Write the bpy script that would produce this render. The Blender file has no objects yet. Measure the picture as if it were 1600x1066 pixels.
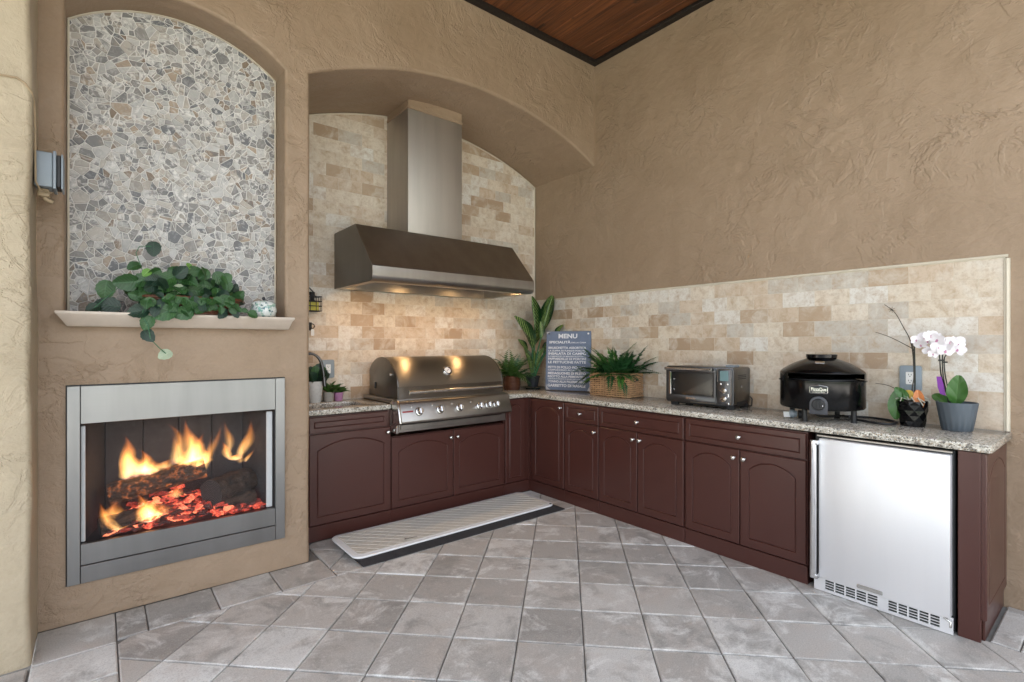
import bpy, bmesh, math, random
from mathutils import Vector, Matrix, noise
from mathutils.geometry import tessellate_polygon
R = math.radians
rnd = random.Random(7)
scn = bpy.context.scene
COL = scn.collection
PI = math.pi

# ------------------------------------------------------------------ camera, sky, sun, exposure
cam_d = bpy.data.cameras.new('camera')
cam = bpy.data.objects.new('camera', cam_d)
COL.objects.link(cam)
cam.location = (-3.7023, -4.1576, 1.3747)
cam.rotation_euler = (R(90), 0, R(-39.09))
cam_d.sensor_width = 36
cam_d.lens = 794.77 * 36 / 1600
cam_d.shift_y = 0.0027
cam_d.clip_start = 0.05
cam_d.clip_end = 500
scn.camera = cam

SUN_EL, SUN_AZ = R(52), R(35)          # the sun stands behind the house: no direct beam under the roof
w = bpy.data.worlds.new('World')
scn.world = w
w.use_nodes = True
wn = w.node_tree
for n in list(wn.nodes):
    wn.nodes.remove(n)
sky = wn.nodes.new('ShaderNodeTexSky')
sky.sky_type = 'NISHITA'
sky.sun_disc = False
sky.sun_elevation = SUN_EL
sky.sun_rotation = SUN_AZ
sky.air_density = 1.0
sky.dust_density = 4.0
sky.ozone_density = 0.6
bg = wn.nodes.new('ShaderNodeBackground')
bg.inputs['Strength'].default_value = 0.15
wo = wn.nodes.new('ShaderNodeOutputWorld')
hs = wn.nodes.new('ShaderNodeHueSaturation')
hs.inputs['Saturation'].default_value = 0.35      # thin overcast: the blue is washed out
wn.links.new(sky.outputs[0], hs.inputs['Color'])
wn.links.new(hs.outputs[0], bg.inputs[0])
wn.links.new(bg.outputs[0], wo.inputs[0])
sd = bpy.data.lights.new('sun', 'SUN')
sd.energy = 3.5
sd.angle = R(3)
sd.color = (1.0, 0.95, 0.88)
sun = bpy.data.objects.new('sun', sd)
COL.objects.link(sun)
d = Vector((math.sin(SUN_AZ) * math.cos(SUN_EL), math.cos(SUN_AZ) * math.cos(SUN_EL), math.sin(SUN_EL)))
sun.rotation_euler = d.to_track_quat('Z', 'Y').to_euler()
sun.location = (4, 6, 12)
scn.view_settings.view_transform = 'Standard'
scn.view_settings.look = 'None'
scn.view_settings.gamma = 1
scn.view_settings.exposure = 2.65
scn.view_settings.use_curve_mapping = False
cy = scn.cycles
cy.use_denoising = True
cy.max_bounces = 10
cy.diffuse_bounces = 6
cy.glossy_bounces = 5
cy.transmission_bounces = 6
cy.transparent_max_bounces = 16
cy.sample_clamp_indirect = 6
cy.use_adaptive_sampling = True
cy.adaptive_threshold = 0.012

# ------------------------------------------------------------------ mesh helpers
class MB:
    def __init__(s):
        s.v = []; s.f = []
    def add(s, vs, fs):
        o = len(s.v)
        s.v += [tuple(p) for p in vs]
        s.f += [tuple(i + o for i in f) for f in fs]
        return s
    def box(s, x0, x1, y0, y1, z0, z1):
        return s.add([(x0,y0,z0),(x1,y0,z0),(x1,y1,z0),(x0,y1,z0),(x0,y0,z1),(x1,y0,z1),(x1,y1,z1),(x0,y1,z1)],
                     [(0,3,2,1),(4,5,6,7),(0,1,5,4),(1,2,6,5),(2,3,7,6),(3,0,4,7)])
    def tube(s, pts, r, n=8, cap=True, r2=None, sq=1.0):
        pts = [Vector(p) for p in pts]
        m = len(pts)
        vs = []; fs = []
        up = None
        for i, p in enumerate(pts):
            t = (pts[min(i+1, m-1)] - pts[max(i-1, 0)])
            t = t.normalized() if t.length > 1e-9 else Vector((0,0,1))
            if up is None:
                a = Vector((0,0,1)) if abs(t.z) < 0.9 else Vector((1,0,0))
                up = (a - t * a.dot(t)).normalized()
            else:
                up = (up - t * up.dot(t))
                up = up.normalized() if up.length > 1e-6 else t.orthogonal().normalized()
            b = t.cross(up)
            rr = (r[i] if isinstance(r, (list, tuple)) else (r if r2 is None else r + (r2 - r) * i / max(1, m-1)))
            for k in range(n):
                a = 2*PI*k/n
                vs.append(p + (up*math.cos(a)*sq + b*math.sin(a)) * rr)
        for i in range(m-1):
            for k in range(n):
                fs.append((i*n+k, i*n+(k+1)%n, (i+1)*n+(k+1)%n, (i+1)*n+k))
        if cap:
            fs.append(tuple(range(n-1, -1, -1)))
            fs.append(tuple((m-1)*n+k for k in range(n)))
        return s.add(vs, fs)
    def lathe(s, prof, n=32, c=(0,0,0), ax='z', cap0=True, cap1=True):
        vs = []; fs = []
        for (r, h) in prof:
            for k in range(n):
                a = 2*PI*k/n
                x, y = r*math.cos(a), r*math.sin(a)
                p = (x, y, h) if ax == 'z' else ((h, x, y) if ax == 'x' else (y, h, x))
                vs.append((c[0]+p[0], c[1]+p[1], c[2]+p[2]))
        m = len(prof)
        for i in range(m-1):
            for k in range(n):
                fs.append((i*n+k, i*n+(k+1)%n, (i+1)*n+(k+1)%n, (i+1)*n+k))
        if cap0: fs.append(tuple(range(n-1, -1, -1)))
        if cap1: fs.append(tuple((m-1)*n+k for k in range(n)))
        return s.add(vs, fs)
    def prism(s, poly, a, b, axis='z', holes=()):
        """polygon (2-D points) extruded from a to b along an axis: z -> (x,y), x -> (y,z), y -> (x,z)"""
        def P(q, h):
            return (q[0], q[1], h) if axis == 'z' else ((h, q[0], q[1]) if axis == 'x' else (q[0], h, q[1]))
        loops = [list(poly)] + [list(h) for h in holes]
        allp = [q for l in loops for q in l]
        n = len(allp)
        vs = [P(q, a) for q in allp] + [P(q, b) for q in allp]
        fs = []
        if not holes:
            fs.append(tuple(range(n)))
            fs.append(tuple(range(2*n-1, n-1, -1)))
        else:
            tri = tessellate_polygon([[Vector((q[0], q[1], 0)) for q in l] for l in loops])
            for t in tri:
                fs.append(tuple(t)); fs.append(tuple(i+n for i in reversed(t)))
        o = 0
        for l in loops:
            m = len(l)
            for i in range(m):
                j = (i+1) % m
                fs.append((o+i, o+j, n+o+j, n+o+i))
            o += m
        return s.add(vs, fs)
    def mesh(s, name, bevel=0, seg=1, smooth=None, fix=True, mats=()):
        me = bpy.data.meshes.new(name)
        me.from_pydata(s.v, [], s.f)
        if bevel or fix:
            bm = bmesh.new(); bm.from_mesh(me)
            if fix:
                bmesh.ops.recalc_face_normals(bm, faces=bm.faces)
            if bevel:
                es = [e for e in bm.edges if len(e.link_faces) == 2 and e.calc_face_angle(0) > R(28)]
                bmesh.ops.bevel(bm, geom=es, offset=bevel, segments=seg, affect='EDGES', clamp_overlap=True, profile=0.5)
            bm.to_mesh(me); bm.free()
        if smooth is None and bevel and seg > 1:
            smooth = 35
        if smooth:
            me.polygons.foreach_set('use_smooth', [True]*len(me.polygons))
            if smooth < 180:
                me.set_sharp_from_angle(angle=R(smooth))
        for m in mats: me.materials.append(m)
        me.update()
        return me
def link(name, data, parent=None, mat=None, loc=None, rot=None, mtx=None):
    o = bpy.data.objects.new(name, data)
    COL.objects.link(o)
    if parent is not None: o.parent = parent
    if mtx is not None: o.matrix_local = mtx
    if loc is not None: o.location = loc
    if rot is not None: o.rotation_euler = rot
    if mat is not None and not data.materials: data.materials.append(mat)
    return o
def obj(name, mb, mat, parent=None, bevel=0, seg=1, smooth=None, fix=True, **k):
    return link(name, mb.mesh(name, bevel, seg, smooth, fix), parent, mat, **k)
def tag(o, label, cat, group=None, kind=None):
    o['label'] = label; o['category'] = cat
    if group: o['group'] = group
    if kind: o['kind'] = kind
    return o
def thing(name, label, cat, loc=(0,0,0), rotz=0, group=None, kind=None):
    o = bpy.data.objects.new(name, None)
    o.empty_display_size = 0.05
    COL.objects.link(o)
    o.location = loc; o.rotation_euler = (0,0,rotz)
    return tag(o, label, cat, group, kind)
def arc(cx, cz, r, a0, a1, n):
    return [(cx + r*math.cos(R(a0 + (a1-a0)*i/n)), cz + r*math.sin(R(a0 + (a1-a0)*i/n))) for i in range(n+1)]
def seg_arch(x0, x1, zs, rise, n):
    """points of a segmental arch from x0 to x1 (springing zs)"""
    h = (x1-x0)/2; cx = (x0+x1)/2
    r = (h*h + rise*rise)/(2*rise); cz = zs + rise - r
    a = math.asin(h/r)
    return [(cx + r*math.sin(-a + 2*a*i/n), cz + r*math.cos(-a + 2*a*i/n)) for i in range(n+1)]
def rrect(x0, x1, z0, z1, r, n=4):
    p = []
    for (cx, cz, a) in ((x1-r, z0+r, -90), (x1-r, z1-r, 0), (x0+r, z1-r, 90), (x0+r, z0+r, 180)):
        p += arc(cx, cz, r, a, a+90, n)
    return p
def clip(poly, nx, ny, c):
    """keep nx*x+ny*y <= c"""
    out = []
    m = len(poly)
    for i in range(m):
        a, b = poly[i], poly[(i+1) % m]
        da, db = nx*a[0]+ny*a[1]-c, nx*b[0]+ny*b[1]-c
        if da <= 0: out.append(a)
        if (da < 0 < db) or (db < 0 < da):
            t = da/(da-db)
            out.append((a[0]+(b[0]-a[0])*t, a[1]+(b[1]-a[1])*t))
    return out
def area(p):
    return 0.5*sum(p[i][0]*p[(i+1)%len(p)][1]-p[(i+1)%len(p)][0]*p[i][1] for i in range(len(p)))
def clip_convex(poly, dom):
    """dom counter-clockwise convex"""
    for i in range(len(dom)):
        a, b = dom[i], dom[(i+1) % len(dom)]
        nx, ny = (b[1]-a[1]), -(b[0]-a[0])
        poly = clip(poly, nx, ny, nx*a[0]+ny*a[1])
        if len(poly) < 3: return []
    return poly
def inset(poly, dist):
    p = poly
    c = list(poly)
    for i in range(len(c)):
        a, b = c[i], c[(i+1) % len(c)]
        nx, ny = (b[1]-a[1]), -(b[0]-a[0])
        l = math.hypot(nx, ny)
        if l < 1e-7: continue
        nx /= l; ny /= l
        p = clip(p, nx, ny, nx*a[0]+ny*a[1]-dist)
        if len(p) < 3: return []
    q = []
    for v in p:
        if not q or math.hypot(v[0]-q[-1][0], v[1]-q[-1][1]) > 4e-4: q.append(v)
    if len(q) > 2 and math.hypot(q[0][0]-q[-1][0], q[0][1]-q[-1][1]) < 4e-4: q.pop()
    return q if len(q) > 2 else []

# ------------------------------------------------------------------ materials
class NT:
    def __init__(s, name):
        s.m = bpy.data.materials.new(name); s.m.use_nodes = True
        s.t = s.m.node_tree
        s.b = s.t.nodes['Principled BSDF']; s.out = s.t.nodes['Material Output']
    def n(s, typ, **k):
        nd = s.t.nodes.new('ShaderNode' + typ)
        for a, v in k.items():
            if a.startswith('i_'):
                key = a[2:].replace('_', ' ')
                key = int(key) if key.isdigit() else key
                s.set(nd.inputs[key], v)
            else:
                setattr(nd, a, v)
        return nd
    def set(s, inp, v):
        if isinstance(v, bpy.types.NodeSocket): s.t.links.new(v, inp)
        elif isinstance(v, bpy.types.Node): s.t.links.new(v.outputs[0], inp)
        else: inp.default_value = v
    def p(s, **k):
        for a, v in k.items():
            s.set(s.b.inputs[a.replace('_', ' ')], v)
    def ramp(s, fac, stops, interp='LINEAR'):
        nd = s.n('ValToRGB'); s.set(nd.inputs[0], fac)
        e = nd.color_ramp.elements
        nd.color_ramp.interpolation = interp
        while len(e) < len(stops): e.new(0.5)
        for el, (p, c) in zip(e, stops):
            el.position = p
            el.color = (c, c, c, 1) if isinstance(c, (int, float)) else (*c, 1)
        return nd.outputs[0]
    def mix(s, f, a, b, mode='MIX'):
        nd = s.n('Mix', data_type='RGBA', blend_type=mode)
        s.set(nd.inputs[0], f)
        for i, v in ((6, a), (7, b)):
            s.set(nd.inputs[i], (*v, 1) if isinstance(v, tuple) and len(v) == 3 else v)
        return nd.outputs[2]
    def math(s, op, a, b=0.0, c=0.0):
        nd = s.n('Math', operation=op)
        for i, v in enumerate((a, b, c)): s.set(nd.inputs[i], v)
        return nd.outputs[0]
    def noise(s, vec, scale, detail=4, rough=0.55, dist=0.0, typ='FBM'):
        nd = s.n('TexNoise', noise_type=typ)
        s.set(nd.inputs['Vector'], vec)
        nd.inputs['Scale'].default_value = scale; nd.inputs['Detail'].default_value = detail
        nd.inputs['Roughness'].default_value = rough; nd.inputs['Distortion'].default_value = dist
        return nd.outputs[0]
    def pos(s): return s.n('NewGeometry').outputs['Position']
    def objc(s): return s.n('TexCoord').outputs['Object']
    def gen(s): return s.n('TexCoord').outputs['Generated']
    def rand(s): return s.n('ObjectInfo').outputs['Random']
    def island(s): return s.n('NewGeometry').outputs['Random Per Island']
    def scale(s, vec, x, y, z):
        nd = s.n('VectorMath', operation='MULTIPLY'); s.set(nd.inputs[0], vec); nd.inputs[1].default_value = (x, y, z)
        return nd.outputs[0]
    def shift(s, vec, f, amt=37.0):
        nd = s.n('VectorMath', operation='ADD'); s.set(nd.inputs[0], vec)
        s.set(nd.inputs[1], s.math('MULTIPLY', f, amt)); return nd.outputs[0]
    def sep(s, vec):
        nd = s.n('SeparateXYZ'); s.set(nd.inputs[0], vec); return nd.outputs
    def bump(s, h, strength=0.5, dist=0.01, normal=None):
        nd = s.n('Bump'); s.set(nd.inputs['Height'], h)
        nd.inputs['Strength'].default_value = strength; nd.inputs['Distance'].default_value = dist
        if normal is not None: s.set(nd.inputs['Normal'], normal)
        return nd.outputs[0]
def plain(name, col, rough=0.5, metal=0.0, bumps=0.0, bscale=200, var=0.12, **k):
    t = NT(name)
    f = t.noise(t.objc(), 18, 4)
    lo = tuple(c*(1-var) for c in col); hi = tuple(min(1, c*(1+var)) for c in col)
    t.p(Base_Color=t.mix(f, lo, hi), Roughness=t.ramp(t.noise(t.objc(), 35, 3), [(0.3, max(0, rough-.06)), (0.7, min(1, rough+.06))]), Metallic=metal)
    if bumps: t.p(Normal=t.bump(t.noise(t.objc(), bscale, 3), bumps, 0.002))
    for a, v in k.items(): t.p(**{a: v})
    return t.m

def m_stucco(name, c0, c1):
    t = NT(name); p = t.pos()
    big = t.noise(p, 1.3, 4, 0.6, 0.6)
    base = t.mix(t.ramp(big, [(0.3, 0.0), (0.7, 1.0)]), c0, c1)
    base = t.mix(t.ramp(t.noise(t.shift(p, 0.47), 7, 6, 0.7), [(0.48, 0.0), (0.72, 0.35)]), base, (c1[0]*1.12, c1[1]*1.12, c1[2]*1.14))
    grain = t.noise(p, 60, 4, 0.7)
    base = t.mix(t.math('MULTIPLY', t.ramp(grain, [(0.35, 1.0), (0.6, 0.0)]), 0.16), base, (c0[0]*.7, c0[1]*.68, c0[2]*.66))
    # trowel work: smooth swells with ragged lips where one pass of plaster stops over another
    patch = t.ramp(t.noise(t.shift(p, 0.83), 1.7, 3), [(0.42, 0.12), (0.64, 1.0)])
    pl = t.ramp(t.noise(p, 2.6, 5, 0.62, 0.7), [(0.40, 0.0), (0.505, 0.25), (0.520, 0.8), (0.66, 1.0)])
    pl2 = t.ramp(t.noise(t.shift(p, 0.31), 4.8, 6, 0.66, 0.9), [(0.50, 0.0), (0.555, 0.85), (0.64, 1.0)])
    st = t.noise(t.scale(p, 5, 5, 8), 1.0, 6, 0.62, 0.8)
    h = t.math('MULTIPLY', t.math('ADD', t.math('MULTIPLY', pl, 0.55), t.math('MULTIPLY', pl2, 0.45)), patch)
    h = t.math('ADD', h, t.math('MULTIPLY', st, 0.9))
    h = t.math('ADD', h, t.math('MULTIPLY', t.noise(p, 2.4, 3), 2.4))
    h = t.math('ADD', h, t.math('MULTIPLY', t.noise(p, 80, 3, 0.7), 0.10))
    t.p(Base_Color=base, Roughness=0.52, Normal=t.bump(h, 0.6, 0.0175))
    t.b.inputs['Specular IOR Level'].default_value = 0.45
    return t.m
def m_steel(name, col=(0.55,0.54,0.52), rough=0.3, axis=0, fine=400, stren=0.06, metal=1.0, smudge=0.07, refl_streak=1.0):
    t = NT(name); p = t.objc()
    sc = [fine, fine, fine]; sc[axis] = 2.0
    br = t.noise(t.scale(p, *sc), 1.0, 3, 0.6)
    sm = t.noise(p, 3.5, 4, 0.6, 0.5)
    st = t.noise(t.scale(p, 7, 7, 0.6), 1.0, 4, 0.6)  # broad vertical streaks paint soft reflections into the base colour
    t.p(Base_Color=t.mix(br, tuple(c*.94 for c in col), t.mix(t.ramp(st, [(0.35, 0.0), (0.65, 1.0)]), tuple(c*(1-.16*refl_streak) for c in col), tuple(min(1, c*(1+.12*refl_streak)) for c in col))), Metallic=metal,
        Roughness=t.math('ADD', t.ramp(br, [(0.3, rough-.03), (0.7, rough+.03)]), t.math('MULTIPLY', t.math('SUBTRACT', sm, 0.5), smudge*2)),
        Normal=t.bump(br, stren, 0.0006))
    return t.m
def m_aniso(name, col, rough, axis='X'):
    t = NT(name); p = t.objc()
    br = t.noise(t.scale(p, 2.0, 380, 380), 1.0, 3, 0.6)
    tg = t.n('Tangent', direction_type='RADIAL', axis=axis)
    t.p(Base_Color=t.mix(br, tuple(c*.93 for c in col), col), Metallic=1.0, Roughness=rough, Anisotropic=1.0, Tangent=tg.outputs[0])
    t.b.inputs['Anisotropic Rotation'].default_value = 0.0
    return t.m
def m_tile(name):
    t = NT(name); p = t.pos(); r = t.rand()
    q = t.shift(p, r)
    tone = t.ramp(r, [(0.0, (0.58,0.465,0.35)), (0.14, (0.66,0.575,0.46)), (0.28, (0.46,0.345,0.24)), (0.38, (0.70,0.66,0.595)), (0.52, (0.64,0.55,0.435)),
                      (0.62, (0.53,0.485,0.42)), (0.72, (0.68,0.595,0.485)), (0.82, (0.40,0.285,0.19)), (0.90, (0.62,0.51,0.395)), (0.96, (0.71,0.68,0.62))], 'CONSTANT')
    cl = t.noise(q, 15, 7, 0.70, 0.35)
    c = t.mix(t.ramp(cl, [(0.46, 0.0), (0.66, 0.7)]), tone, (0.41,0.285,0.175))
    c = t.mix(t.ramp(t.noise(t.shift(q, 0.7), 9, 5, 0.6, 0.6), [(0.48, 0.0), (0.7, 0.6)]), c, (0.72,0.68,0.60))
    vein = t.noise(t.scale(q, 1, 1, 2.2), 22, 5, 0.7, 1.5, 'RIDGED_MULTIFRACTAL')
    c = t.mix(t.ramp(vein, [(0.75, 0.0), (1.0, 0.35)]), c, (0.36,0.25,0.16))
    fine = t.noise(t.shift(q, 0.62), 70, 4, 0.7)
    c = t.mix(t.ramp(fine, [(0.36, 0.35), (0.5, 0.0)]), c, (0.44,0.34,0.235))
    pit = t.ramp(t.noise(t.shift(q, 0.2), 95, 3, 0.6), [(0.63, 0.0), (0.70, 1.0)])
    c = t.mix(t.math('MULTIPLY', pit, 0.35), c, (0.34,0.24,0.15))
    h = t.math('SUBTRACT', t.math('MULTIPLY', t.noise(q, 40, 4, 0.6), 0.6), pit)
    t.p(Base_Color=c, Roughness=0.55, Normal=t.bump(h, 0.25, 0.0015))
    return t.m
def m_stone(name, rnd_kind):
    t = NT(name); p = t.pos()
    r = t.rand() if rnd_kind == 'obj' else t.island()
    q = t.shift(p, r)
    tone = t.ramp(r, [(0.0, (0.50,0.49,0.47)), (0.10, (0.24,0.235,0.23)), (0.19, (0.60,0.585,0.56)), (0.29, (0.40,0.365,0.32)), (0.38, (0.17,0.175,0.185)),
                      (0.46, (0.54,0.50,0.45)), (0.55, (0.44,0.345,0.255)), (0.61, (0.58,0.57,0.55)), (0.69, (0.29,0.275,0.26)), (0.79, (0.50,0.45,0.39)),
                      (0.86, (0.62,0.61,0.59)), (0.92, (0.27,0.20,0.14)), (0.96, (0.36,0.345,0.335))], 'CONSTANT')
    v = t.noise(q, 16, 5, 0.62, 1.2)
    mk = t.ramp(t.math('FRACT', t.math('MULTIPLY', r, 17.3)), [(0.25, 0.25), (0.65, 1.0)])
    c = t.mix(t.math('MULTIPLY', mk, t.ramp(v, [(0.40, 0.9), (0.50, 0.0)])), t.mix(1.0, tone, (0.80,0.80,0.80), 'MULTIPLY'), (0.15,0.145,0.145))
    c = t.mix(t.math('MULTIPLY', mk, t.ramp(t.noise(t.shift(q, 0.4), 22, 5, 0.7, 1.6), [(0.5, 0.0), (0.62, 0.85)])), c, (0.76,0.74,0.71))
    c = t.mix(t.ramp(t.noise(t.shift(q, 0.9), 12, 4, 0.6, 0.5), [(0.58, 0.0), (0.74, 0.35)]), c, (0.46,0.36,0.26))
    t.p(Base_Color=c, Roughness=0.5, Normal=t.bump(t.noise(q, 60, 4), 0.2, 0.0012))
    return t.m
def m_paver(name, edges=True):
    t = NT(name); p = t.pos(); r = t.rand(); q = t.shift(p, r)
    tone = t.ramp(r, [(0.0, (0.27,0.260,0.250)), (0.2, (0.37,0.350,0.332)), (0.4, (0.30,0.285,0.272)), (0.58, (0.42,0.405,0.390)), (0.74, (0.245,0.232,0.220)), (0.86, (0.38,0.362,0.345)), (0.93, (0.50,0.50,0.495)), (1.0, (0.54,0.54,0.535))])
    n1 = t.noise(q, 4.0, 7, 0.70, 0.5)
    sw = t.noise(t.scale(q, 3.0, 3.0, 1.0), 1.0, 5, 0.65, 1.0)
    c = t.mix(t.ramp(n1, [(0.36, 0.8), (0.50, 0.0)]), tone, (0.20,0.192,0.184))
    c = t.mix(t.ramp(t.noise(t.shift(q, 0.55), 4.5, 7, 0.72, 0.6), [(0.52, 0.0), (0.64, 0.8)]), c, (0.55,0.545,0.535))
    c = t.mix(t.ramp(sw, [(0.48, 0.0), (0.70, 0.5)]), c, (0.36,0.315,0.285))
    if edges:                                   # worn, dusty arrises of the square pavers
        o = t.sep(t.objc())
        d1 = t.math('ABSOLUTE', t.math('ADD', o[0], o[1])); d2 = t.math('ABSOLUTE', t.math('SUBTRACT', o[0], o[1]))
        dd = t.math('ADD', t.math('MULTIPLY', t.math('MAXIMUM', d1, d2), 4.75), t.math('MULTIPLY', t.math('SUBTRACT', t.noise(q, 14, 5, 0.7), 0.5), 0.22))
        wear = t.math('MULTIPLY', t.ramp(dd, [(0.90, 0.0), (1.0, 0.7)]), t.ramp(t.noise(q, 6, 3), [(0.42, 0.0), (0.58, 1.0)]))
        c = t.mix(wear, c, (0.50,0.49,0.475))
        c = t.mix(t.math('MULTIPLY', t.ramp(dd, [(0.93, 0.0), (1.0, 0.6)]), t.ramp(t.noise(t.shift(q, 0.35), 5, 3), [(0.48, 0.0), (0.6, 1.0)])), c, (0.15,0.145,0.14))
    g = t.noise(q, 170, 3, 0.7)
    c = t.mix(t.ramp(g, [(0.35, 0.35), (0.5, 0.0)]), c, (0.16,0.15,0.145))
    c = t.mix(t.ramp(g, [(0.56, 0.0), (0.72, 0.4)]), c, (0.55,0.54,0.53))
    c = t.mix(1.0, c, (1.47,1.49,1.46), 'MULTIPLY')
    t.p(Base_Color=c, Roughness=0.6, Normal=t.bump(t.math('ADD', g, t.math('MULTIPLY', n1, 2.0)), 0.35, 0.0016))
    return t.m
def m_granite(name):
    t = NT(name); p = t.pos()
    c = t.mix(t.ramp(t.noise(p, 45, 5, 0.7, 0.4), [(0.38, 0.0), (0.62, 1.0)]), (0.33,0.30,0.245), (0.54,0.505,0.43))
    vz = t.n('TexVoronoi', feature='F1', i_Scale=190.0); t.set(vz.inputs['Vector'], p)
    cr = t.sep(vz.outputs['Color'])
    c = t.mix(t.ramp(cr[0], [(0.80, 0.0), (0.84, 0.85)]), c, (0.05,0.042,0.036))
    c = t.mix(t.ramp(cr[1], [(0.74, 0.0), (0.8, 0.8)]), c, (0.72,0.70,0.63))
    c = t.mix(t.ramp(cr[2], [(0.86, 0.0), (0.9, 0.6)]), c, (0.30,0.19,0.10))
    v2 = t.n('TexVoronoi', feature='F1', i_Scale=75.0); t.set(v2.inputs['Vector'], p)
    c = t.mix(t.ramp(t.sep(v2.outputs['Color'])[0], [(0.86, 0.0), (0.9, 0.65)]), c, (0.075,0.065,0.055))
    t.p(Base_Color=c, Roughness=0.09)
    return t.m
def m_wood(name, c0, c1, ax=1, knots=True):
    t = NT(name); p = t.pos(); r = t.rand(); q = t.shift(p, r)
    sc = [34, 34, 34]; sc[ax] = 1.1
    g = t.noise(t.scale(q, *sc), 1.0, 5, 0.65, 1.2)
    c = t.mix(t.ramp(g, [(0.3, 0.0), (0.7, 1.0)]), c0, c1)
    c = t.mix(t.math('MULTIPLY', r, 0.45), c, c0)
    kn = t.noise(t.scale(q, 6, 6, 6), 1.0, 2, 0.5)
    c = t.mix(t.ramp(kn, [(0.66, 0.0), (0.74, 0.85)]), c, tuple(x*.25 for x in c0))
    t.p(Base_Color=c, Roughness=0.5, Normal=t.bump(g, 0.3, 0.0015))
    return t.m
def m_leaf(name, c0, c1, vein=(0.18,0.26,0.10), stripes=0.0, rough=0.42, veins=7.0, vw=0.35):
    t = NT(name); g = t.sep(t.gen()); r = t.rand()
    ax = t.math('ABSOLUTE', t.math('SUBTRACT', g[0], 0.5))
    along = t.math('SUBTRACT', g[1], t.math('MULTIPLY', ax, 0.75))
    wv = t.math('ABSOLUTE', t.math('SINE', t.math('MULTIPLY', along, PI*veins)))
    c = t.mix(t.noise(t.shift(t.gen(), r, 9), 4, 4), c0, c1)
    c = t.mix(t.math('MULTIPLY', r, 0.5), c, c0)
    line = t.ramp(wv, [(0.0, 1.0), (vw, 0.0)])
    mid = t.ramp(ax, [(0.015, 1.0), (0.05, 0.0)])
    if stripes:
        blot = t.ramp(t.noise(t.shift(t.gen(), r, 9), 9, 4, 0.7, 0.8), [(0.36, 0.0), (0.50, 1.0)])
        edge = t.ramp(ax, [(0.20, 1.0), (0.36, 0.0)])
        wide = t.ramp(wv, [(0.3, 1.0), (0.75, 0.0)])
        c = t.mix(t.math('MULTIPLY', t.math('MULTIPLY', wide, edge), t.math('MULTIPLY', blot, stripes)), c, vein)
        c = t.mix(t.math('MULTIPLY', mid, 0.6), c, vein)
    else:
        c = t.mix(t.math('MULTIPLY', t.math('MAXIMUM', line, mid), 0.4), c, vein)
    h = t.math('SUBTRACT', wv, t.math('MULTIPLY', mid, 1.0))
    t.p(Base_Color=c, Roughness=rough, Normal=t.bump(h, 0.35, 0.003), Subsurface_Weight=0.0)
    t.b.inputs['Transmission Weight'].default_value = 0.0
    return t.m
def m_glow(name, col, s):
    t = NT(name)
    t.p(Base_Color=(*col, 1), Emission_Color=(*col, 1), Emission_Strength=s)
    return t.m

M = {}
M['stucco'] = m_stucco('tan_stucco', (0.300,0.213,0.138), (0.352,0.255,0.172))
M['stucco_lit'] = m_stucco('lit_stucco', (0.40,0.33,0.225), (0.46,0.385,0.27))  # lighter copy of the wall stucco: the column's stronger light is in the colour
M['tile'] = m_tile('travertine')
M['grout'] = plain('cream_grout', (0.68,0.62,0.52), 0.9, 0, 0.3, 120)
M['trim'] = plain('pale_travertine_trim', (0.62,0.56,0.45), 0.6, 0, 0.25, 60)
M['stone'] = m_stone('mosaic_stone', 'obj')
M['chip'] = m_stone('mosaic_chip', 'isl')
M['white_grout'] = plain('white_grout', (0.70,0.68,0.65), 0.9, 0, 0.3, 120)
M['paver'] = m_paver('concrete_paver')
M['paver_cut'] = m_paver('concrete_paver_cut', False)
M['sand'] = plain('joint_sand', (0.20,0.195,0.185), 0.95, 0, 0.6, 150, 0.3)
M['granite'] = m_granite('speckled_granite')
M['plank'] = m_wood('stained_pine', (0.040,0.013,0.005), (0.26,0.088,0.027))
M['dark_trim'] = plain('dark_stained_trim', (0.012,0.009,0.007), 0.5, 0, 0.2, 60)
M['mantel'] = plain('limestone', (0.60,0.52,0.44), 0.6, 0, 0.25, 60, 0.1)
def m_cab():
    t = NT('maroon_paint'); p = t.pos()
    br = t.noise(t.scale(p, 90, 90, 3), 1.0, 3, 0.6)              # faint vertical brush marks
    c = t.mix(t.noise(p, 1.6, 3), (0.064,0.0218,0.0166), (0.073,0.0252,0.0190))
    sc = t.ramp(t.noise(t.scale(p, 40, 40, 26), 1.0, 4, 0.7), [(0.72, 0.0), (0.76, 0.35)])
    c = t.mix(sc, c, (0.12,0.06,0.05))
    t.p(Base_Color=c, Roughness=t.ramp(t.noise(p, 2.2, 3), [(0.3, 0.28), (0.7, 0.34)]), Normal=t.bump(br, 0.05, 0.0006))
    return t.m
M['cab'] = m_cab()
M['steel'] = m_steel('brushed_steel_horizontal', (0.36,0.34,0.315), 0.33, 0, 400, 0.02)
M['steel_frame'] = m_steel('brushed_steel_frame', (0.25,0.25,0.25), 0.34, 0, 400, 0.02, 1.0, 0.05)
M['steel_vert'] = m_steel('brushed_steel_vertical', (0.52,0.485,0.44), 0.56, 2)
M['steel_y'] = m_steel('brushed_steel_depth_dim', (0.20,0.19,0.175), 0.33, 1, 400, 0.02)  # hood steel copied darker: its dim side reflections are put into the colour
M['steel_stile'] = m_steel('brushed_steel_stile', (0.27,0.27,0.27), 0.36, 2, 400, 0.02)
M['lid'] = m_aniso('grill_lid_steel', (0.36,0.335,0.30), 0.36)
M['fridge'] = m_steel('fridge_steel', (0.84,0.84,0.85), 0.44, 1, 300, 0.03, 0.6, 0.16, 0.25)
M['chrome'] = plain('chrome', (0.72,0.72,0.73), 0.08, 1.0)
M['nickel'] = plain('brushed_nickel', (0.66,0.65,0.62), 0.22, 1.0)
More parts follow.
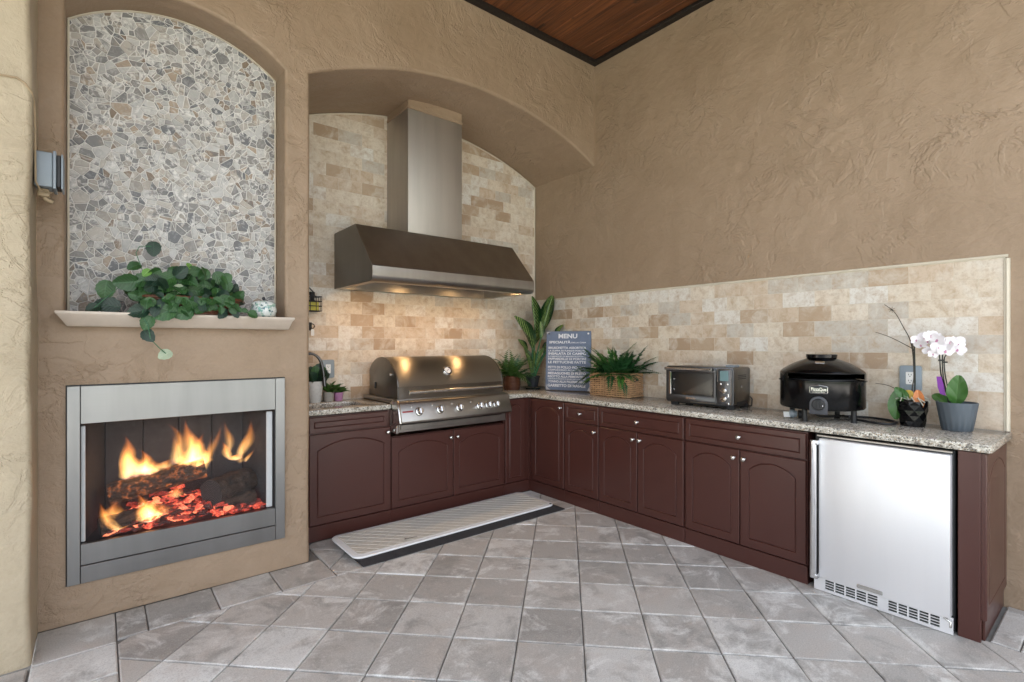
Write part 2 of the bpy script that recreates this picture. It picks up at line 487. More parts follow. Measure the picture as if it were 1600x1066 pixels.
M['black'] = plain('black_gloss', (0.003,0.003,0.0035), 0.17, Specular_IOR_Level=0.3)
M['black_matte'] = plain('black_plastic', (0.012,0.012,0.013), 0.5)
M['rubber'] = plain('black_rubber', (0.014,0.014,0.015), 0.42)
M['charcoal'] = plain('charcoal_plastic', (0.045,0.047,0.055), 0.4)
M['gunmetal'] = m_steel('gunmetal', (0.115,0.115,0.12), 0.33, 1, 300, 0.04)
M['white'] = plain('white_plastic', (0.74,0.74,0.72), 0.4)
M['grey_box'] = plain('grey_plastic', (0.24,0.29,0.33), 0.42, 0, 0.05)
M['grey_pale'] = plain('pale_grey_plastic', (0.235,0.275,0.31), 0.4)
M['pot_grey'] = plain('grey_ceramic', (0.080,0.100,0.120), 0.55, 0, 0.1)
M['pot_white'] = plain('white_ceramic', (0.66,0.65,0.62), 0.3)
M['pot_pink'] = plain('lilac_ceramic', (0.50,0.24,0.42), 0.35)
M['pot_stone'] = plain('stone_grey_ceramic', (0.40,0.37,0.33), 0.5, 0, 0.2)
M['pot_dark'] = plain('dark_pot', (0.02,0.022,0.028), 0.5)
M['saucer'] = plain('teal_glaze', (0.012,0.055,0.06), 0.15)
M['wicker'] = plain('rattan', (0.46,0.275,0.14), 0.6, 0, 0.5, 90, 0.6)
M['wicker_dark'] = plain('dark_rattan', (0.10,0.034,0.014), 0.5, 0, 0.3, 150, 0.4)
M['soil'] = plain('potting_soil', (0.035,0.024,0.016), 0.95, 0, 0.8, 120, 0.5)
M['ivy'] = m_leaf('ivy_leaf', (0.010,0.042,0.011), (0.048,0.142,0.030), (0.085,0.19,0.09))
M['ivy_dark'] = m_leaf('ivy_leaf_dark', (0.005,0.020,0.012), (0.014,0.045,0.022), (0.04,0.09,0.05))
M['ivy_lime'] = m_leaf('ivy_leaf_lime', (0.10,0.24,0.03), (0.16,0.34,0.06), (0.3,0.42,0.16))
M['ivy_pale'] = m_leaf('ivy_leaf_pale', (0.34,0.42,0.28), (0.45,0.52,0.38), (0.55,0.6,0.45))
M['fern'] = plain('fern_frond', (0.019,0.078,0.021), 0.5, 0, 0, 100, 0.4)
M['fern_lime'] = plain('fern_frond_lime', (0.05,0.15,0.022), 0.5, 0, 0, 100, 0.4)
M['palm'] = plain('palm_frond', (0.05,0.12,0.022), 0.45, 0, 0, 100, 0.4)
M['dief'] = m_leaf('variegated_leaf', (0.006,0.030,0.008), (0.014,0.052,0.012), (0.30,0.42,0.12), 1.0, 0.26, 13)
M['stalk'] = plain('green_stalk', (0.025,0.13,0.05), 0.4, 0, 0, 100, 0.25)
M['orchid_leaf'] = m_leaf('orchid_leaf', (0.035,0.115,0.02), (0.06,0.16,0.035), (0.10,0.2,0.06), 0, 0.35, 3, 0.1)
M['orange_leaf'] = m_leaf('orange_leaf', (0.50,0.16,0.04), (0.62,0.24,0.08), (0.6,0.35,0.2), 0, 0.5, 3, 0.1)
M['yellow_leaf'] = m_leaf('yellow_leaf', (0.55,0.36,0.04), (0.65,0.45,0.08), (0.6,0.5,0.2), 0, 0.5, 3, 0.1)
M['petal'] = plain('white_petal', (0.86,0.83,0.85), 0.55, 0, 0, 100, 0.06)
M['lip'] = plain('pink_lip', (0.55,0.26,0.38), 0.5)
M['twig'] = plain('dry_stem', (0.05,0.042,0.03), 0.7)
M['stake'] = plain('dark_stake', (0.02,0.024,0.018), 0.6)
M['root'] = plain('aerial_root', (0.40,0.40,0.33), 0.7)
M['purple'] = plain('purple_card', (0.20,0.02,0.32), 0.4)
M['slate'] = plain('chalkboard_slate', (0.125,0.165,0.250), 0.6, 0, 0.1, 60, 0.18)
M['chalk'] = plain('chalk_paint', (0.66,0.68,0.72), 0.8)
M['tin'] = plain('rolled_tin_edge', (0.42,0.42,0.44), 0.5, 0.3)
M['mat_top'] = plain('mat_top_grey', (0.60,0.585,0.53), 0.6, 0, 0.2, 200)
M['mat_white'] = plain('mat_rim_white', (0.78,0.79,0.79), 0.5)
M['mat_line'] = plain('mat_lattice', (0.645,0.628,0.572), 0.6)
M['mat_foam'] = plain('speckled_foam', (0.022,0.02,0.021), 0.85, 0, 0.9, 160, 0.6)
M['firebrick'] = plain('firebox_panel', (0.040,0.038,0.040), 0.8, 0, 0.3, 40, 0.25)
M['gasket'] = plain('white_fibre_gasket', (0.52,0.53,0.53), 0.9, 0, 0.6, 120)
M['display'] = plain('lcd_glass', (0.16,0.26,0.27), 0.15)
M['deck'] = plain('pale_deck', (0.50,0.48,0.45), 0.8, 0, 0.3, 30)
M['lawn'] = plain('lawn_green', (0.045,0.085,0.025), 0.95, 0, 0.8, 30, 0.4)
M['lamp'] = m_glow('halogen', (1.0, 0.62, 0.28), 60)
M['tan_paint'] = plain('tan_painted_conduit', (0.36,0.27,0.165), 0.6, 0, 0.2)
M['label_yellow'] = plain('yellow_label', (0.45,0.42,0.05), 0.5)
M['red_text'] = plain('red_print', (0.25,0.02,0.02), 0.5)
def _m():
    t = NT('oven_glass')
    t.p(Base_Color=(0.012,0.012,0.013,1), Roughness=0.05, Transmission_Weight=0.0, Alpha=0.16, Specular_IOR_Level=0.25)
    M['glass'] = t.m
    t = NT('spark_screen'); p = t.objc(); s = t.sep(p)
    a = t.math('ABSOLUTE', t.math('SINE', t.math('MULTIPLY', t.math('ADD', s[0], s[2]), 900.0)))
    b = t.math('ABSOLUTE', t.math('SINE', t.math('MULTIPLY', t.math('SUBTRACT', s[0], s[2]), 900.0)))
    wire = t.ramp(t.math('MINIMUM', a, b), [(0.05, 0.42), (0.3, 0.0)])
    t.p(Base_Color=(0.14,0.14,0.145,1), Roughness=0.5, Metallic=0.0, Alpha=wire)
    M['screen'] = t.m
    t = NT('burning_embers'); p = t.pos(); r = t.island()
    v = t.noise(p, 26, 5, 0.65, 0.8)
    v = t.noise(p, 42, 6, 0.72, 1.2)
    f = t.ramp(t.math('ADD', t.math('MULTIPLY', v, 0.62), t.math('MULTIPLY', r, 0.38)), [(0.36, 0.0), (0.68, 1.0)])
    em = t.ramp(f, [(0.0, (0.02,0.001,0.0)), (0.4, (0.42,0.035,0.018)), (0.8, (0.80,0.085,0.045)), (1.0, (1.0,0.26,0.12))])
    t.p(Base_Color=(0.10,0.04,0.035,1), Roughness=0.9, Emission_Color=em, Emission_Strength=t.ramp(f, [(0.0, 0.01), (1.0, 0.26)]), Normal=t.bump(v, 0.8, 0.01))
    M['ember'] = t.m
    for nm, glow in (('charred_bark', 0.0), ('glowing_bark', 1.0)):
        t = NT(nm); p = t.objc()
        n1 = t.noise(t.scale(p, 10, 30, 30), 1.0, 6, 0.7, 1.0)
        c = t.mix(t.ramp(n1, [(0.35, 0.0), (0.65, 1.0)]), (0.012,0.009,0.008), (0.085,0.05,0.032))
        t.p(Base_Color=c, Roughness=0.9, Normal=t.bump(n1, 1.0, 0.012))
        if glow:
            z = t.sep(t.pos())[2]
            lowm = t.ramp(t.math('MULTIPLY', t.noise(p, 30, 5, 0.7), 1.0), [(0.52, 0.0), (0.66, 1.0)])
            t.p(Emission_Color=(0.9,0.22,0.05,1), Emission_Strength=t.math('MULTIPLY', lowm, 0.10))
        M[nm] = t.m
    t = NT('log_end'); p = t.objc(); s = t.sep(p)
    rr = t.math('SQRT', t.math('ADD', t.math('MULTIPLY', s[1], s[1]), t.math('MULTIPLY', s[2], s[2])))
    ring = t.math('SINE', t.math('ADD', t.math('MULTIPLY', rr, 700.0), t.math('MULTIPLY', t.noise(p, 14, 3), 6.0)))
    t.p(Base_Color=t.mix(t.ramp(ring, [(0.2, 0.0), (0.8, 1.0)]), (0.02,0.018,0.018), (0.085,0.07,0.065)), Roughness=0.9)
    M['log_end'] = t.m
    # flames: glowing gas, a closed volume whose light grows with its depth
    for nm, k in (('flame_gas', 1.0), ('flame_gas_faint', 0.42)):
        t = NT(nm); t.t.nodes.remove(t.b)
        o = t.objc(); z = t.sep(o)[2]
        c = t.ramp(z, [(0.0, (0.9,0.45,0.35)), (0.12, (1.0,0.56,0.20)), (0.45, (1.0,0.40,0.09)), (0.8, (1.0,0.22,0.035)), (1.0, (1.0,0.16,0.03))])
        nz = t.ramp(t.noise(t.scale(o, 3.0, 3.0, 1.6), 1.5, 3, 0.6, 0.8), [(0.3, 0.35), (0.65, 1.0)])
        st = t.math('MULTIPLY', t.ramp(z, [(0.0, 0.5), (0.15, 1.0), (0.5, 0.75), (1.0, 0.12)]), nz)
        em = t.n('Emission'); t.set(em.inputs[0], c); t.set(em.inputs[1], t.math('MULTIPLY', st, 11.5*k))
        t.t.links.new(em.outputs[0], t.out.inputs['Volume'])
        M[nm] = t.m
    t = NT('mosaic_glaze')
    vz = t.n('TexVoronoi', feature='F1', i_Scale=95.0); t.set(vz.inputs['Vector'], t.objc())
    s = t.sep(vz.outputs['Color'])
    c = t.ramp(s[0], [(0.0, (0.62,0.66,0.64)), (0.45, (0.70,0.72,0.70)), (0.6, (0.20,0.38,0.34)), (0.72, (0.36,0.50,0.42)), (0.84, (0.06,0.13,0.15)), (0.92, (0.5,0.56,0.5))], 'CONSTANT')
    t.p(Base_Color=c, Roughness=0.2)
    M['mosaic'] = t.m
_m()

# ================================================================== THE SETTING
ZC = 4.0575; YF = -0.8566; XP = -2.667; ZCT = 0.914
def structure(name, mb, mat, **k):
    o = obj(name, mb, mat, **k); o['kind'] = 'structure'; return o
g = MB(); g.add([(-120,-120,-0.09),(120,-120,-0.09),(120,120,-0.09),(-120,120,-0.09)], [(0,1,2,3)])
structure('ground', g, M['lawn'])
g = MB(); g.box(-14, 3.2, -15, -4.9, -0.08, -0.004); g.box(-14, -5.2, -4.9, 1.5, -0.08, -0.004)
structure('pool_deck', g, M['deck'], fix=False)

# floor: bedding sheet and single pavers laid on the diagonal, with a border course along the walls
g = MB(); g.box(-5.2, 0.0, -4.9, 0.0, -0.07, -0.011)
floor = structure('floor', g, M['sand'])
P_ = 0.304; S2 = math.sqrt(0.5)
LX, LY = -1.556, -2.134
ZONES = []                                     # (convex polygon, rotated)
pav_meshes = {}
def paver(poly, gap=0.0028, mat='paver_cut'):
    poly = inset(poly, gap)
    if len(poly) < 3 or abs(area(poly)) < 0.0012: return
    cx = sum(p[0] for p in poly)/len(poly); cyy = sum(p[1] for p in poly)/len(poly)
    b = MB(); loc = [(p[0]-cx, p[1]-cyy) for p in poly]
    top = inset(loc, 0.0055)
    if len(top) < 3: return
    n = len(loc)
    if len(top) == n:
        dz = -0.0035
        vs = [(p[0], p[1], -0.035) for p in loc] + [(p[0], p[1], dz) for p in loc] + [(p[0], p[1], 0) for p in top]
        fs = []
        for i in range(n):
            j = (i+1) % n
            fs += [(i, j, n+j, n+i), (n+i, n+j, 2*n+j, 2*n+i)]
        fs.append(tuple(range(2*n, 3*n)))
        b.add(vs, fs)
    else:
        b.prism(loc, -0.035, -0.001)
    me = b.mesh('paver')
    o = link('paver', me, floor, M[mat])
    o.location = (cx, cyy, rnd.uniform(-0.0012, 0.0012))
    o.rotation_euler = (rnd.uniform(-.002,.002), rnd.uniform(-.002,.002), 0)
def rect(x0, x1, y0, y1): return [(x0,y0),(x1,y0),(x1,y1),(x0,y1)]
# zone A: in front of the fireplace border; zone B: the kitchen bay right of the border end



cells = set()
for i in range(-16, 17):
    for j in range(-16, 17):
        cx = LX + (i*S2 + j*S2)*P_; cyy = LY + (i*S2 - j*S2)*P_
        h = P_*S2
        c = [(cx, cyy), (cx+h, cyy-h), (cx+2*h, cyy), (cx+h, cyy+h)]
        if cx > 0.2 or cx < -4.9 or cyy > 0.2 or cyy < -5.2: continue
        # cells cut by the border line become two pieces only where they cross into a zone of their own
        whole = clip_convex(c, rect(-2.603-1.034, -0.506, -4.75, -1.160))
        if len(whole) > 2: paver(whole, mat='paver' if area(whole) > .091 else 'paver_cut')
        up_ = clip_convex(c, rect(-2.603, -0.506, -1.160, -0.56))
        if len(up_) > 2: paver(up_, mat='paver' if area(up_) > .091 else 'paver_cut')
for a, b in ((-3.93,-3.637), (-3.637,-3.515), (-3.515,-3.211), (-3.211,-2.908), (-2.908,-2.603)):
    paver(rect(a, b, -1.160 if a > -3.7 else -1.19, -0.86))
y = -1.19
for k in range(12):
    y1 = y - (0.276 if k == 0 else 0.304)
    paver(rect(-3.93, -3.637, y1, y)); paver(rect(-4.234, -3.934, y1, y)); paver(rect(-4.54, -4.236, y1, y))
    y = y1
xs = [-0.504, -0.23, 0.04]
yy = -3.725
for k in range(4):
    for q in range(1):
        paver(rect(-0.504, -0.07, yy-0.10 if k == 0 else yy-0.304, yy))
    paver(rect(-0.07, 0.0, yy-0.30, yy))
    yy -= 0.10 if k == 0 else 0.304

# ------------------------------------------------------------------ stucco walls
def opening_strip(mb, pts, nrm, y0, rad, depth):
    """rounded reveal running along an open polyline pts (x,z); nrm points out of the opening"""
    rings = []
    for k in range(6):
        a = PI/2*k/5
        rings.append([(p[0]+n[0]*rad*(1-math.sin(a)), y0 + rad*(1-math.cos(a)), p[1]+n[1]*rad*(1-math.sin(a))) for p, n in zip(pts, nrm)])
    rings.append([(p[0], y0+depth, p[1]) for p in pts])
    vs = [v for r in rings for v in r]; m = len(pts); fs = []
    for k in range(len(rings)-1):
        for i in range(m-1):
            fs.append((k*m+i, k*m+i+1, (k+1)*m+i+1, (k+1)*m+i))
    mb.add(vs, fs)
    return [(r[0], r[2]) for r in rings[0]]
def normals(pts, closed=False):
    out = []
    m = len(pts)
    for i in range(m):
        a = pts[max(i-1, 0)]; b = pts[min(i+1, m-1)]
        t = (b[0]-a[0], b[1]-a[1]); l = math.hypot(*t) or 1
        out.append((-t[1]/l, t[0]/l))
    return out
def wob(pts, amp=0.004, s=1.7):
    return [(p[0] + amp*noise.noise((p[0]*s, p[1]*s, 3.1)), p[1] + amp*noise.noise((p[0]*s, p[1]*s, 9.7))) for p in pts]
def dense(a, b, n): return [(a[0]+(b[0]-a[0])*i/n, a[1]+(b[1]-a[1])*i/n) for i in range(n)]
arch_pts = dense((XP, 0.0), (XP, 3.085), 24) + seg_arch(XP, 0.006, 3.085, 0.318, 40)
arch_pts = wob(arch_pts[:24], 0.006) + arch_pts[24:]
nic = dense((-3.832, 1.50), (-3.832, 3.06), 12) + seg_arch(-3.832, -2.815, 3.06, 0.19, 28) + dense((-2.815, 3.06), (-2.815, 1.50), 12)[1:] + [(-2.815, 1.50)]
w_ = MB()
oa = opening_strip(w_, arch_pts, normals(arch_pts), YF, 0.022, 0.865)
on = opening_strip(w_, nic, normals(nic), YF, 0.018, 0.215)
oa[0] = (oa[0][0], 0.0); oa[-1] = (0.006, oa[-1][1])
FB = [(-3.79, 0.24), (-2.855, 0.24), (-2.855, 1.10), (-3.79, 1.10)]
outer = [(-3.99, 0.0)] + oa + [(0.006, ZC), (-3.99, ZC)]
loops = [outer, on, FB]
allp = [q for l in loops for q in l]
tri = tessellate_polygon([[Vector((q[0], q[1], 0)) for q in l] for l in loops])
w_.add([(q[0], YF, q[1]) for q in allp], [tuple(t) for t in tri])
# body of the wall behind the face: closes the bay to the back, sides of the firebox chase
w_.add([(-3.99,YF,0),(-3.99,0.25,0),(-3.99,0.25,ZC),(-3.99,YF,ZC)], [(0,1,2,3)])
w_.add([(-3.99,0.25,0),(0.3,0.25,0),(0.3,0.25,ZC),(-3.99,0.25,ZC)], [(0,1,2,3)])
w_.add([(-3.99,YF,ZC),(0.3,YF,ZC),(0.3,0.25,ZC),(-3.99,0.25,ZC)], [(0,1,2,3)])
me = w_.mesh('arched_wall', fix=False, smooth=40)
wall_arch = link('arched_wall', me, None, M['stucco'])
tag(wall_arch, 'tan stucco wall with a wide arched grill alcove and an arched niche over the fireplace', 'wall', kind='thing')
g = MB(); g.box(-3.95, 0.0, 0.0102, 0.24, 0, ZC)
alc = obj('alcove_back', g, M['stucco'], wall_arch)
# stucco ring where the flue meets the arch
def arch_z(x):
    h = (0.006-XP)/2; cx = (0.006+XP)/2; r = (h*h+.318*.318)/(2*.318)
    return 3.085+.318-r+math.sqrt(max(0, r*r-(x-cx)**2))
g = MB(); g.box(0.006, 0.26, -6.3, 0.25, -0.05, ZC+0.02)
wall_r = obj('side_wall', g, M['stucco'])
tag(wall_r, 'tall tan stucco wall above the long tiled counter', 'wall', kind='thing')
# rounded column at the near end of the fireplace wall
g = MB()
prof = [(-4.45, YF), (-3.934, YF)]
cp = []
r_ = 0.022
base = [(-3.928, YF)] + [(-3.928, YF-0.30*i/6) for i in range(1, 6)] + [(-3.928-r_+r_*math.cos(R(a)), -1.182+r_-r_*math.sin(R(a))) for a in (0, 22, 45, 68, 90)] + [(-4.0-0.11*i, -1.182) for i in range(0, 5)]
NZ = 48
vs = []; fs = []
for k in range(NZ+1):
    z = ZC*k/NZ
    for (x, y) in base:
        a = 0.007*noise.noise((x*2.5, y*2.5, z*1.9)) + 0.0035*noise.noise((x*6, y*6+4, z*5))
        vs.append((x + a, y + a*0.8, z))
m = len(base)
for k in range(NZ):
    for i in range(m-1):
        fs.append((k*m+i, k*m+i+1, (k+1)*m+i+1, (k+1)*m+i))
g.add(vs, fs)
g.add([(-4.44,-1.182,0),(-4.44,YF,0),(-4.44,YF,ZC),(-4.44,-1.182,ZC)], [(0,1,2,3)])
colm = link('stucco_column', g.mesh('stucco_column', fix=False, smooth=60), None, M['stucco_lit'])
tag(colm, 'brightly lit rounded stucco column standing at the left end beside the fireplace', 'column')

# ------------------------------------------------------------------ ceiling
g = MB(); g.box(-7.6, 0.26, -4.1, 0.25, ZC+0.035, ZC+0.12)  # unseen left part extended to hold back sky light from that side
ceil = structure('ceiling', g, M['dark_trim'])
x = 0.0; k = 0
pk = MB(); pk.box(-0.0655, 0.0655, -3.22, 0.0, 0.0, 0.022)
pme = pk.mesh('plank', bevel=0.004)
while x > -7.4:
    o = link('plank', pme, ceil, M['plank'], loc=(x-0.0665, YF-0.004, ZC+0.010+rnd.uniform(0, .0015)))
    x -= 0.133
g = MB(); g.box(-7.58, 0.004, YF-0.062, YF-0.001, ZC-0.018, ZC+0.012)
obj('edge_trim', g, M['dark_trim'], ceil, bevel=0.003)
g = MB(); g.box(-0.058, 0.004, -4.08, YF-0.064, ZC-0.018, ZC+0.012)
obj('edge_trim', g, M['dark_trim'], ceil, bevel=0.003)
g = MB(); g.box(-7.62, 0.26, -4.28, -4.1, ZC-0.2, ZC+0.2)
obj('fascia_board', g, M['dark_trim'], ceil, bevel=0.004)

# ------------------------------------------------------------------ tiled backsplashes
tile_cache = {}
def tile_mesh(poly):
    """poly in tile plane coordinates (a, z) relative to its centre; faces local -y"""
    key = tuple((round(p[0], 4), round(p[1], 4)) for p in poly)
    if key in tile_cache: return tile_cache[key]
    top = inset(poly, 0.0011)
    b = MB(); n = len(poly)
    if len(top) == n:
        vs = [(p[0], 0.010, p[1]) for p in poly] + [(p[0], 0.0008, p[1]) for p in poly] + [(p[0], 0, p[1]) for p in top]
        fs = []
        for i in range(n):
            j = (i+1) % n
            fs += [(i, j, n+j, n+i), (n+i, n+j, 2*n+j, 2*n+i)]
        fs.append(tuple(range(2*n, 3*n)))
        b.add(vs, fs)
    else:
        b.prism(poly, 0.0, 0.010, 'y')
    me = b.mesh('tile')
    tile_cache[key] = me
    return me
def lay_tiles(parent, dom, a0, a1, z0, rows, phase):
    TW, TH = 0.2032, 0.1016
    for r_ in range(rows):
        off = phase + (TW/2 if r_ % 2 else 0)
        k0 = math.floor((a0-off)/TW) - 1
        a = off + k0*TW
        while a < a1:
            q = clip_convex(rect(a, a+TW, z0+r_*TH, z0+(r_+1)*TH), dom)
            if len(q) > 2 and area(q) > 0.0004:
                q = inset(q, 0.0009)
                if len(q) > 2:
                    cx = (min(p[0] for p in q)+max(p[0] for p in q))/2; cz = (min(p[1] for p in q)+max(p[1] for p in q))/2
                    o = link('tile', tile_mesh([(p[0]-cx, p[1]-cz) for p in q]), parent, M['tile'])
                    o.location = (cx, rnd.uniform(-0.0006, 0.0005), cz)
            a += TW
bs = thing('tile_backsplash', 'arched travertine brick tile backsplash behind the grill and the hood', 'backsplash', (0, 0, 0))
arch_c = seg_arch(XP, 0.0, 3.083, 0.318, 24)
dom = [(XP+.002, ZCT), (-0.014, ZCT)] + [(p[0]-(.012 if p[0] > -.1 else 0), p[1]-.012) for p in reversed(arch_c)]
dom = [p for i, p in enumerate(dom) if i == 0 or math.hypot(p[0]-dom[i-1][0], p[1]-dom[i-1][1]) > .004]
lay_tiles(bs, dom, XP, 0.0, ZCT, 25, -0.035)
g = MB(); g.prism(dom, 0.0014, 0.0095, 'y'); obj('grout_bed', g, M['grout'], bs)
g = MB(); g.tube([(p[0], 0.0, p[1]-.008) for p in arch_c], 0.007, 8)
g.tube([(-0.007, 0.0, 1.855), (-0.007, 0.0, 3.075)], 0.007, 8)
obj('edge_trim', g, M['trim'], bs, smooth=60)
bs2 = thing('tile_backsplash', 'cream travertine brick tile backsplash along the long counter, framed by a pencil trim', 'backsplash', (0, 0, 0), R(-90))
# local x runs toward -y in the world, local -y toward -x
YE = 3.712; ZT = 1.8284
lay_tiles(bs2, [(0.012, ZCT), (YE, ZCT), (YE, ZT), (0.012, ZT)], 0.0, YE, ZCT, 9, YE - 19*0.2032)
g = MB(); g.box(0.0, YE+.004, 0.0014, 0.0095, ZCT, ZT+.004); obj('grout_bed', g, M['grout'], bs2)
for (a, b) in (((0.016, ZT+.006), (YE+.016, ZT+.006)), ((YE+.006, ZCT+.001), (YE+.006, ZT-.004))):
    g = MB()
    hz = a[1] == b[1]
    if hz:
        g.box(a[0], b[0], -0.004, 0.004, a[1]-.005, a[1]+.011); g.tube([(a[0], -.003, a[1]+.003), (b[0], -.003, a[1]+.003)], 0.0055, 8)
    else:
        g.box(a[0]-.005, a[0]+.018, -0.004, 0.004, a[1], b[1]); g.tube([(a[0]+.006, -.003, a[1]), (a[0]+.006, -.003, b[1])], 0.0065, 8)
    obj('edge_trim', g, M['trim'], bs2, smooth=40)

# ------------------------------------------------------------------ stone mosaic in the niche
YN = YF + 0.205
dn = [(-3.829, 1.525), (-2.818, 1.525)] + list(reversed(seg_arch(-3.829, -2.818, 3.058, 0.187, 18)))
mos = thing('stone_mosaic', 'broken stone mosaic panel of grey and cream pieces inside the arched niche', 'mosaic', (0, YN, 0))
g = MB(); g.prism(dn, -0.004, 0.008, 'y'); obj('grout_bed', g, M['white_grout'], mos)
g = MB(); g.tube([(p[0], -.006, p[1]) for p in dn[2:]] , 0.0055, 6); g.tube([(-3.825, -.006, 1.53), (-3.825, -.006, 3.055)], 0.0055, 6); g.tube([(-2.822, -.006, 1.53), (-2.822, -.006, 3.055)], 0.0055, 6)
obj('edge_trim', g, M['trim'], mos, smooth=60)
sr = random.Random(21)
seeds = []
for it in range(60000):
    p = (sr.uniform(-3.84, -2.80), sr.uniform(1.50, 3.28))
    big = noise.noise((p[0]*5, p[1]*5, 1.3))
    rad = 0.041 if sr.random() < 0.5 else 0.020
    rad *= 1.0 + 0.25*big
    ok = True
    for q in seeds:
        if (q[0]-p[0])**2 + (q[1]-p[1])**2 < (0.5*(rad+q[2]))**2 * 1.45:
            ok = False; break
    if ok: seeds.append((p[0], p[1], rad))
    if len(seeds) > 980: break
cells_ = []
dni = inset(dn, 0.006)
for i, s in enumerate(seeds):
    near = sorted(((q[0]-s[0])**2+(q[1]-s[1])**2, k) for k, q in enumerate(seeds) if k != i and abs(q[0]-s[0]) < .2 and abs(q[1]-s[1]) < .2)[:22]
    poly = rect(s[0]-.15, s[0]+.15, s[1]-.15, s[1]+.15)
    for d2, k in near:
        q = seeds[k]
        nx, ny = q[0]-s[0], q[1]-s[1]
        # power diagram: bigger stones push their joints outward
        c = nx*(q[0]+s[0])/2 + ny*(q[1]+s[1])/2 + (s[2]**2-q[2]**2)/2*0.6
        poly = clip(poly, nx, ny, c)
        if len(poly) < 3: break
    if len(poly) < 3: continue
    poly = clip_convex(poly, dni)
    if len(poly) < 3: continue
    parts = [poly]
    if area(poly) > 0.0011 and sr.random() < 0.65:      # snapped into two pieces
        cx = sum(p[0] for p in poly)/len(poly); cz = sum(p[1] for p in poly)/len(poly)
        a = sr.uniform(0, PI); nx, ny = math.cos(a), math.sin(a)
        c = nx*cx+ny*cz + sr.uniform(-.006, .006)
        parts = [clip(poly, nx, ny, c), clip(poly, -nx, -ny, -c)]
    for q in parts:
        if len(q) > 2:
            q = inset(q, sr.uniform(0.0014, 0.0027))
            if len(q) > 2 and area(q) > 0.00004: cells_.append(q)
cells_.sort(key=lambda q: -area(q))
chips = MB()
for i, q in enumerate(cells_):
    top = inset(q, 0.0016); n = len(q)
    cx = sum(p[0] for p in q)/n; cz = sum(p[1] for p in q)/n
    b = MB() if i < 300 else chips
    ox, oz = (cx, cz) if i < 300 else (0, 0)
    hgt = -0.0062 - sr.uniform(0, .003)
    if len(top) == n:
        b.add([(p[0]-ox, -0.003, p[1]-oz) for p in q] + [(p[0]-ox, hgt+.0012, p[1]-oz) for p in q] + [(p[0]-ox, hgt, p[1]-oz) for p in top],
              [f for i_ in range(n) for f in ((i_, (i_+1)%n, n+(i_+1)%n, n+i_), (n+i_, n+(i_+1)%n, 2*n+(i_+1)%n, 2*n+i_))] + [tuple(range(2*n, 3*n))])
    else:
        b.prism([(p[0]-ox, p[1]-oz) for p in q], -0.003, hgt, 'y')
    if i < 300:
        link('stone', b.mesh('stone'), mos, M['stone'], loc=(cx, 0, cz))
o = obj('stone_chips', chips, M['chip'], mos); o['kind'] = 'stuff'

# ------------------------------------------------------------------ mantel
g = MB()
def ring(x0, x1, y0, z): return [(x0, YF+.19, z), (x0, y0, z), (x1, y0, z), (x1, YF+.19, z)]
lev = [ring(-3.862, -2.795, -0.990, 1.5305), ring(-3.862, -2.795, -0.990, 1.519), ring(-3.853, -2.804, -0.981, 1.509), ring(-3.822, -2.812, -0.925, 1.4605)]
vs = [p for l in lev for p in l]; fs = [(0,1,2,3), (15,14,13,12)]
for k in range(3):
    for i in range(4):
        j = (i+1) % 4
        fs.append((k*4+i, k*4+j, (k+1)*4+j, (k+1)*4+i))
g.add(vs, fs)
man = obj('mantel_shelf', g, M['mantel'], bevel=0.003, seg=2)
tag(man, 'pale limestone mantel shelf under the mosaic niche, carrying the ivy basket', 'shelf')

# ================================================================== CABINETS
def routed_panel(mb, x0, x1, z0, z1, y, th, loop):
    """slab whose front (at -y side, y) carries a routed groove along a closed loop of (x,z) points"""
    l0 = loop
    l1 = inset(loop, 0.0045); l2 = inset(loop, 0.009)
    n = len(l0)
    if not (len(l1) == n and len(l2) == n):
        l1 = [(p[0], p[1]) for p in l0]; cx = (x0+x1)/2; cz = (z0+z1)/2
        l1 = [(p[0]+(cx-p[0])*.03, p[1]+(cz-p[1])*.03) for p in l0]; l2 = [(p[0]+(cx-p[0])*.06, p[1]+(cz-p[1])*.06) for p in l0]
    out = [(x0,z0),(x1,z0),(x1,z1),(x0,z1)]
    e = 0.004
    o2 = [(x0+e,z0+e),(x1-e,z0+e),(x1-e,z1-e),(x0+e,z1-e)]
    allp = o2 + l0
    tri = tessellate_polygon([[Vector((p[0],p[1],0)) for p in o2], [Vector((p[0],p[1],0)) for p in l0]])
    base = [(p[0], y+e, p[1]) for p in out] + [(p[0], y+th, p[1]) for p in out]
    vs = base + [(p[0], y, p[1]) for p in allp] + [(p[0], y+0.005, p[1]) for p in l1] + [(p[0], y, p[1]) for p in l2]
    B = 8; A = B+4; fs = [tuple(B+i for i in t) for t in tri]
    for i in range(4):
        j = (i+1) % 4
        fs += [(i, j, B+j, B+i), (i, j, 4+j, 4+i)]
    fs.append((4,5,6,7))
    for i in range(n):
        j = (i+1) % n
        fs += [(A+i, A+j, A+n+j, A+n+i), (A+n+i, A+n+j, A+2*n+j, A+2*n+i)]
    fs.append(tuple(A+2*n+i for i in range(n)))
    mb.add(vs, fs)
def arch_loop(x0, x1, z0, z1, m, rise):
    a0, a1 = x0+m, x1-m
    pts = [(a0, z0+m), (a1, z0+m)]
    return pts + list(reversed(seg_arch(a0, a1, z1-m*0.95-rise, rise, 12)))
kn = MB()
kn.lathe([(0.009,0), (0.0085,-.003), (0.0048,-.006), (0.0045,-.014), (0.012,-.018), (0.0155,-.023), (0.0145,-.028), (0.009,-.0315), (0.002,-.0325)], 20, ax='y')
KNOB = kn.mesh('knob', smooth=60)
def knob(parent, x, y, z): link('knob', KNOB, parent, M['nickel'], loc=(x, y, z))
DY = -0.018
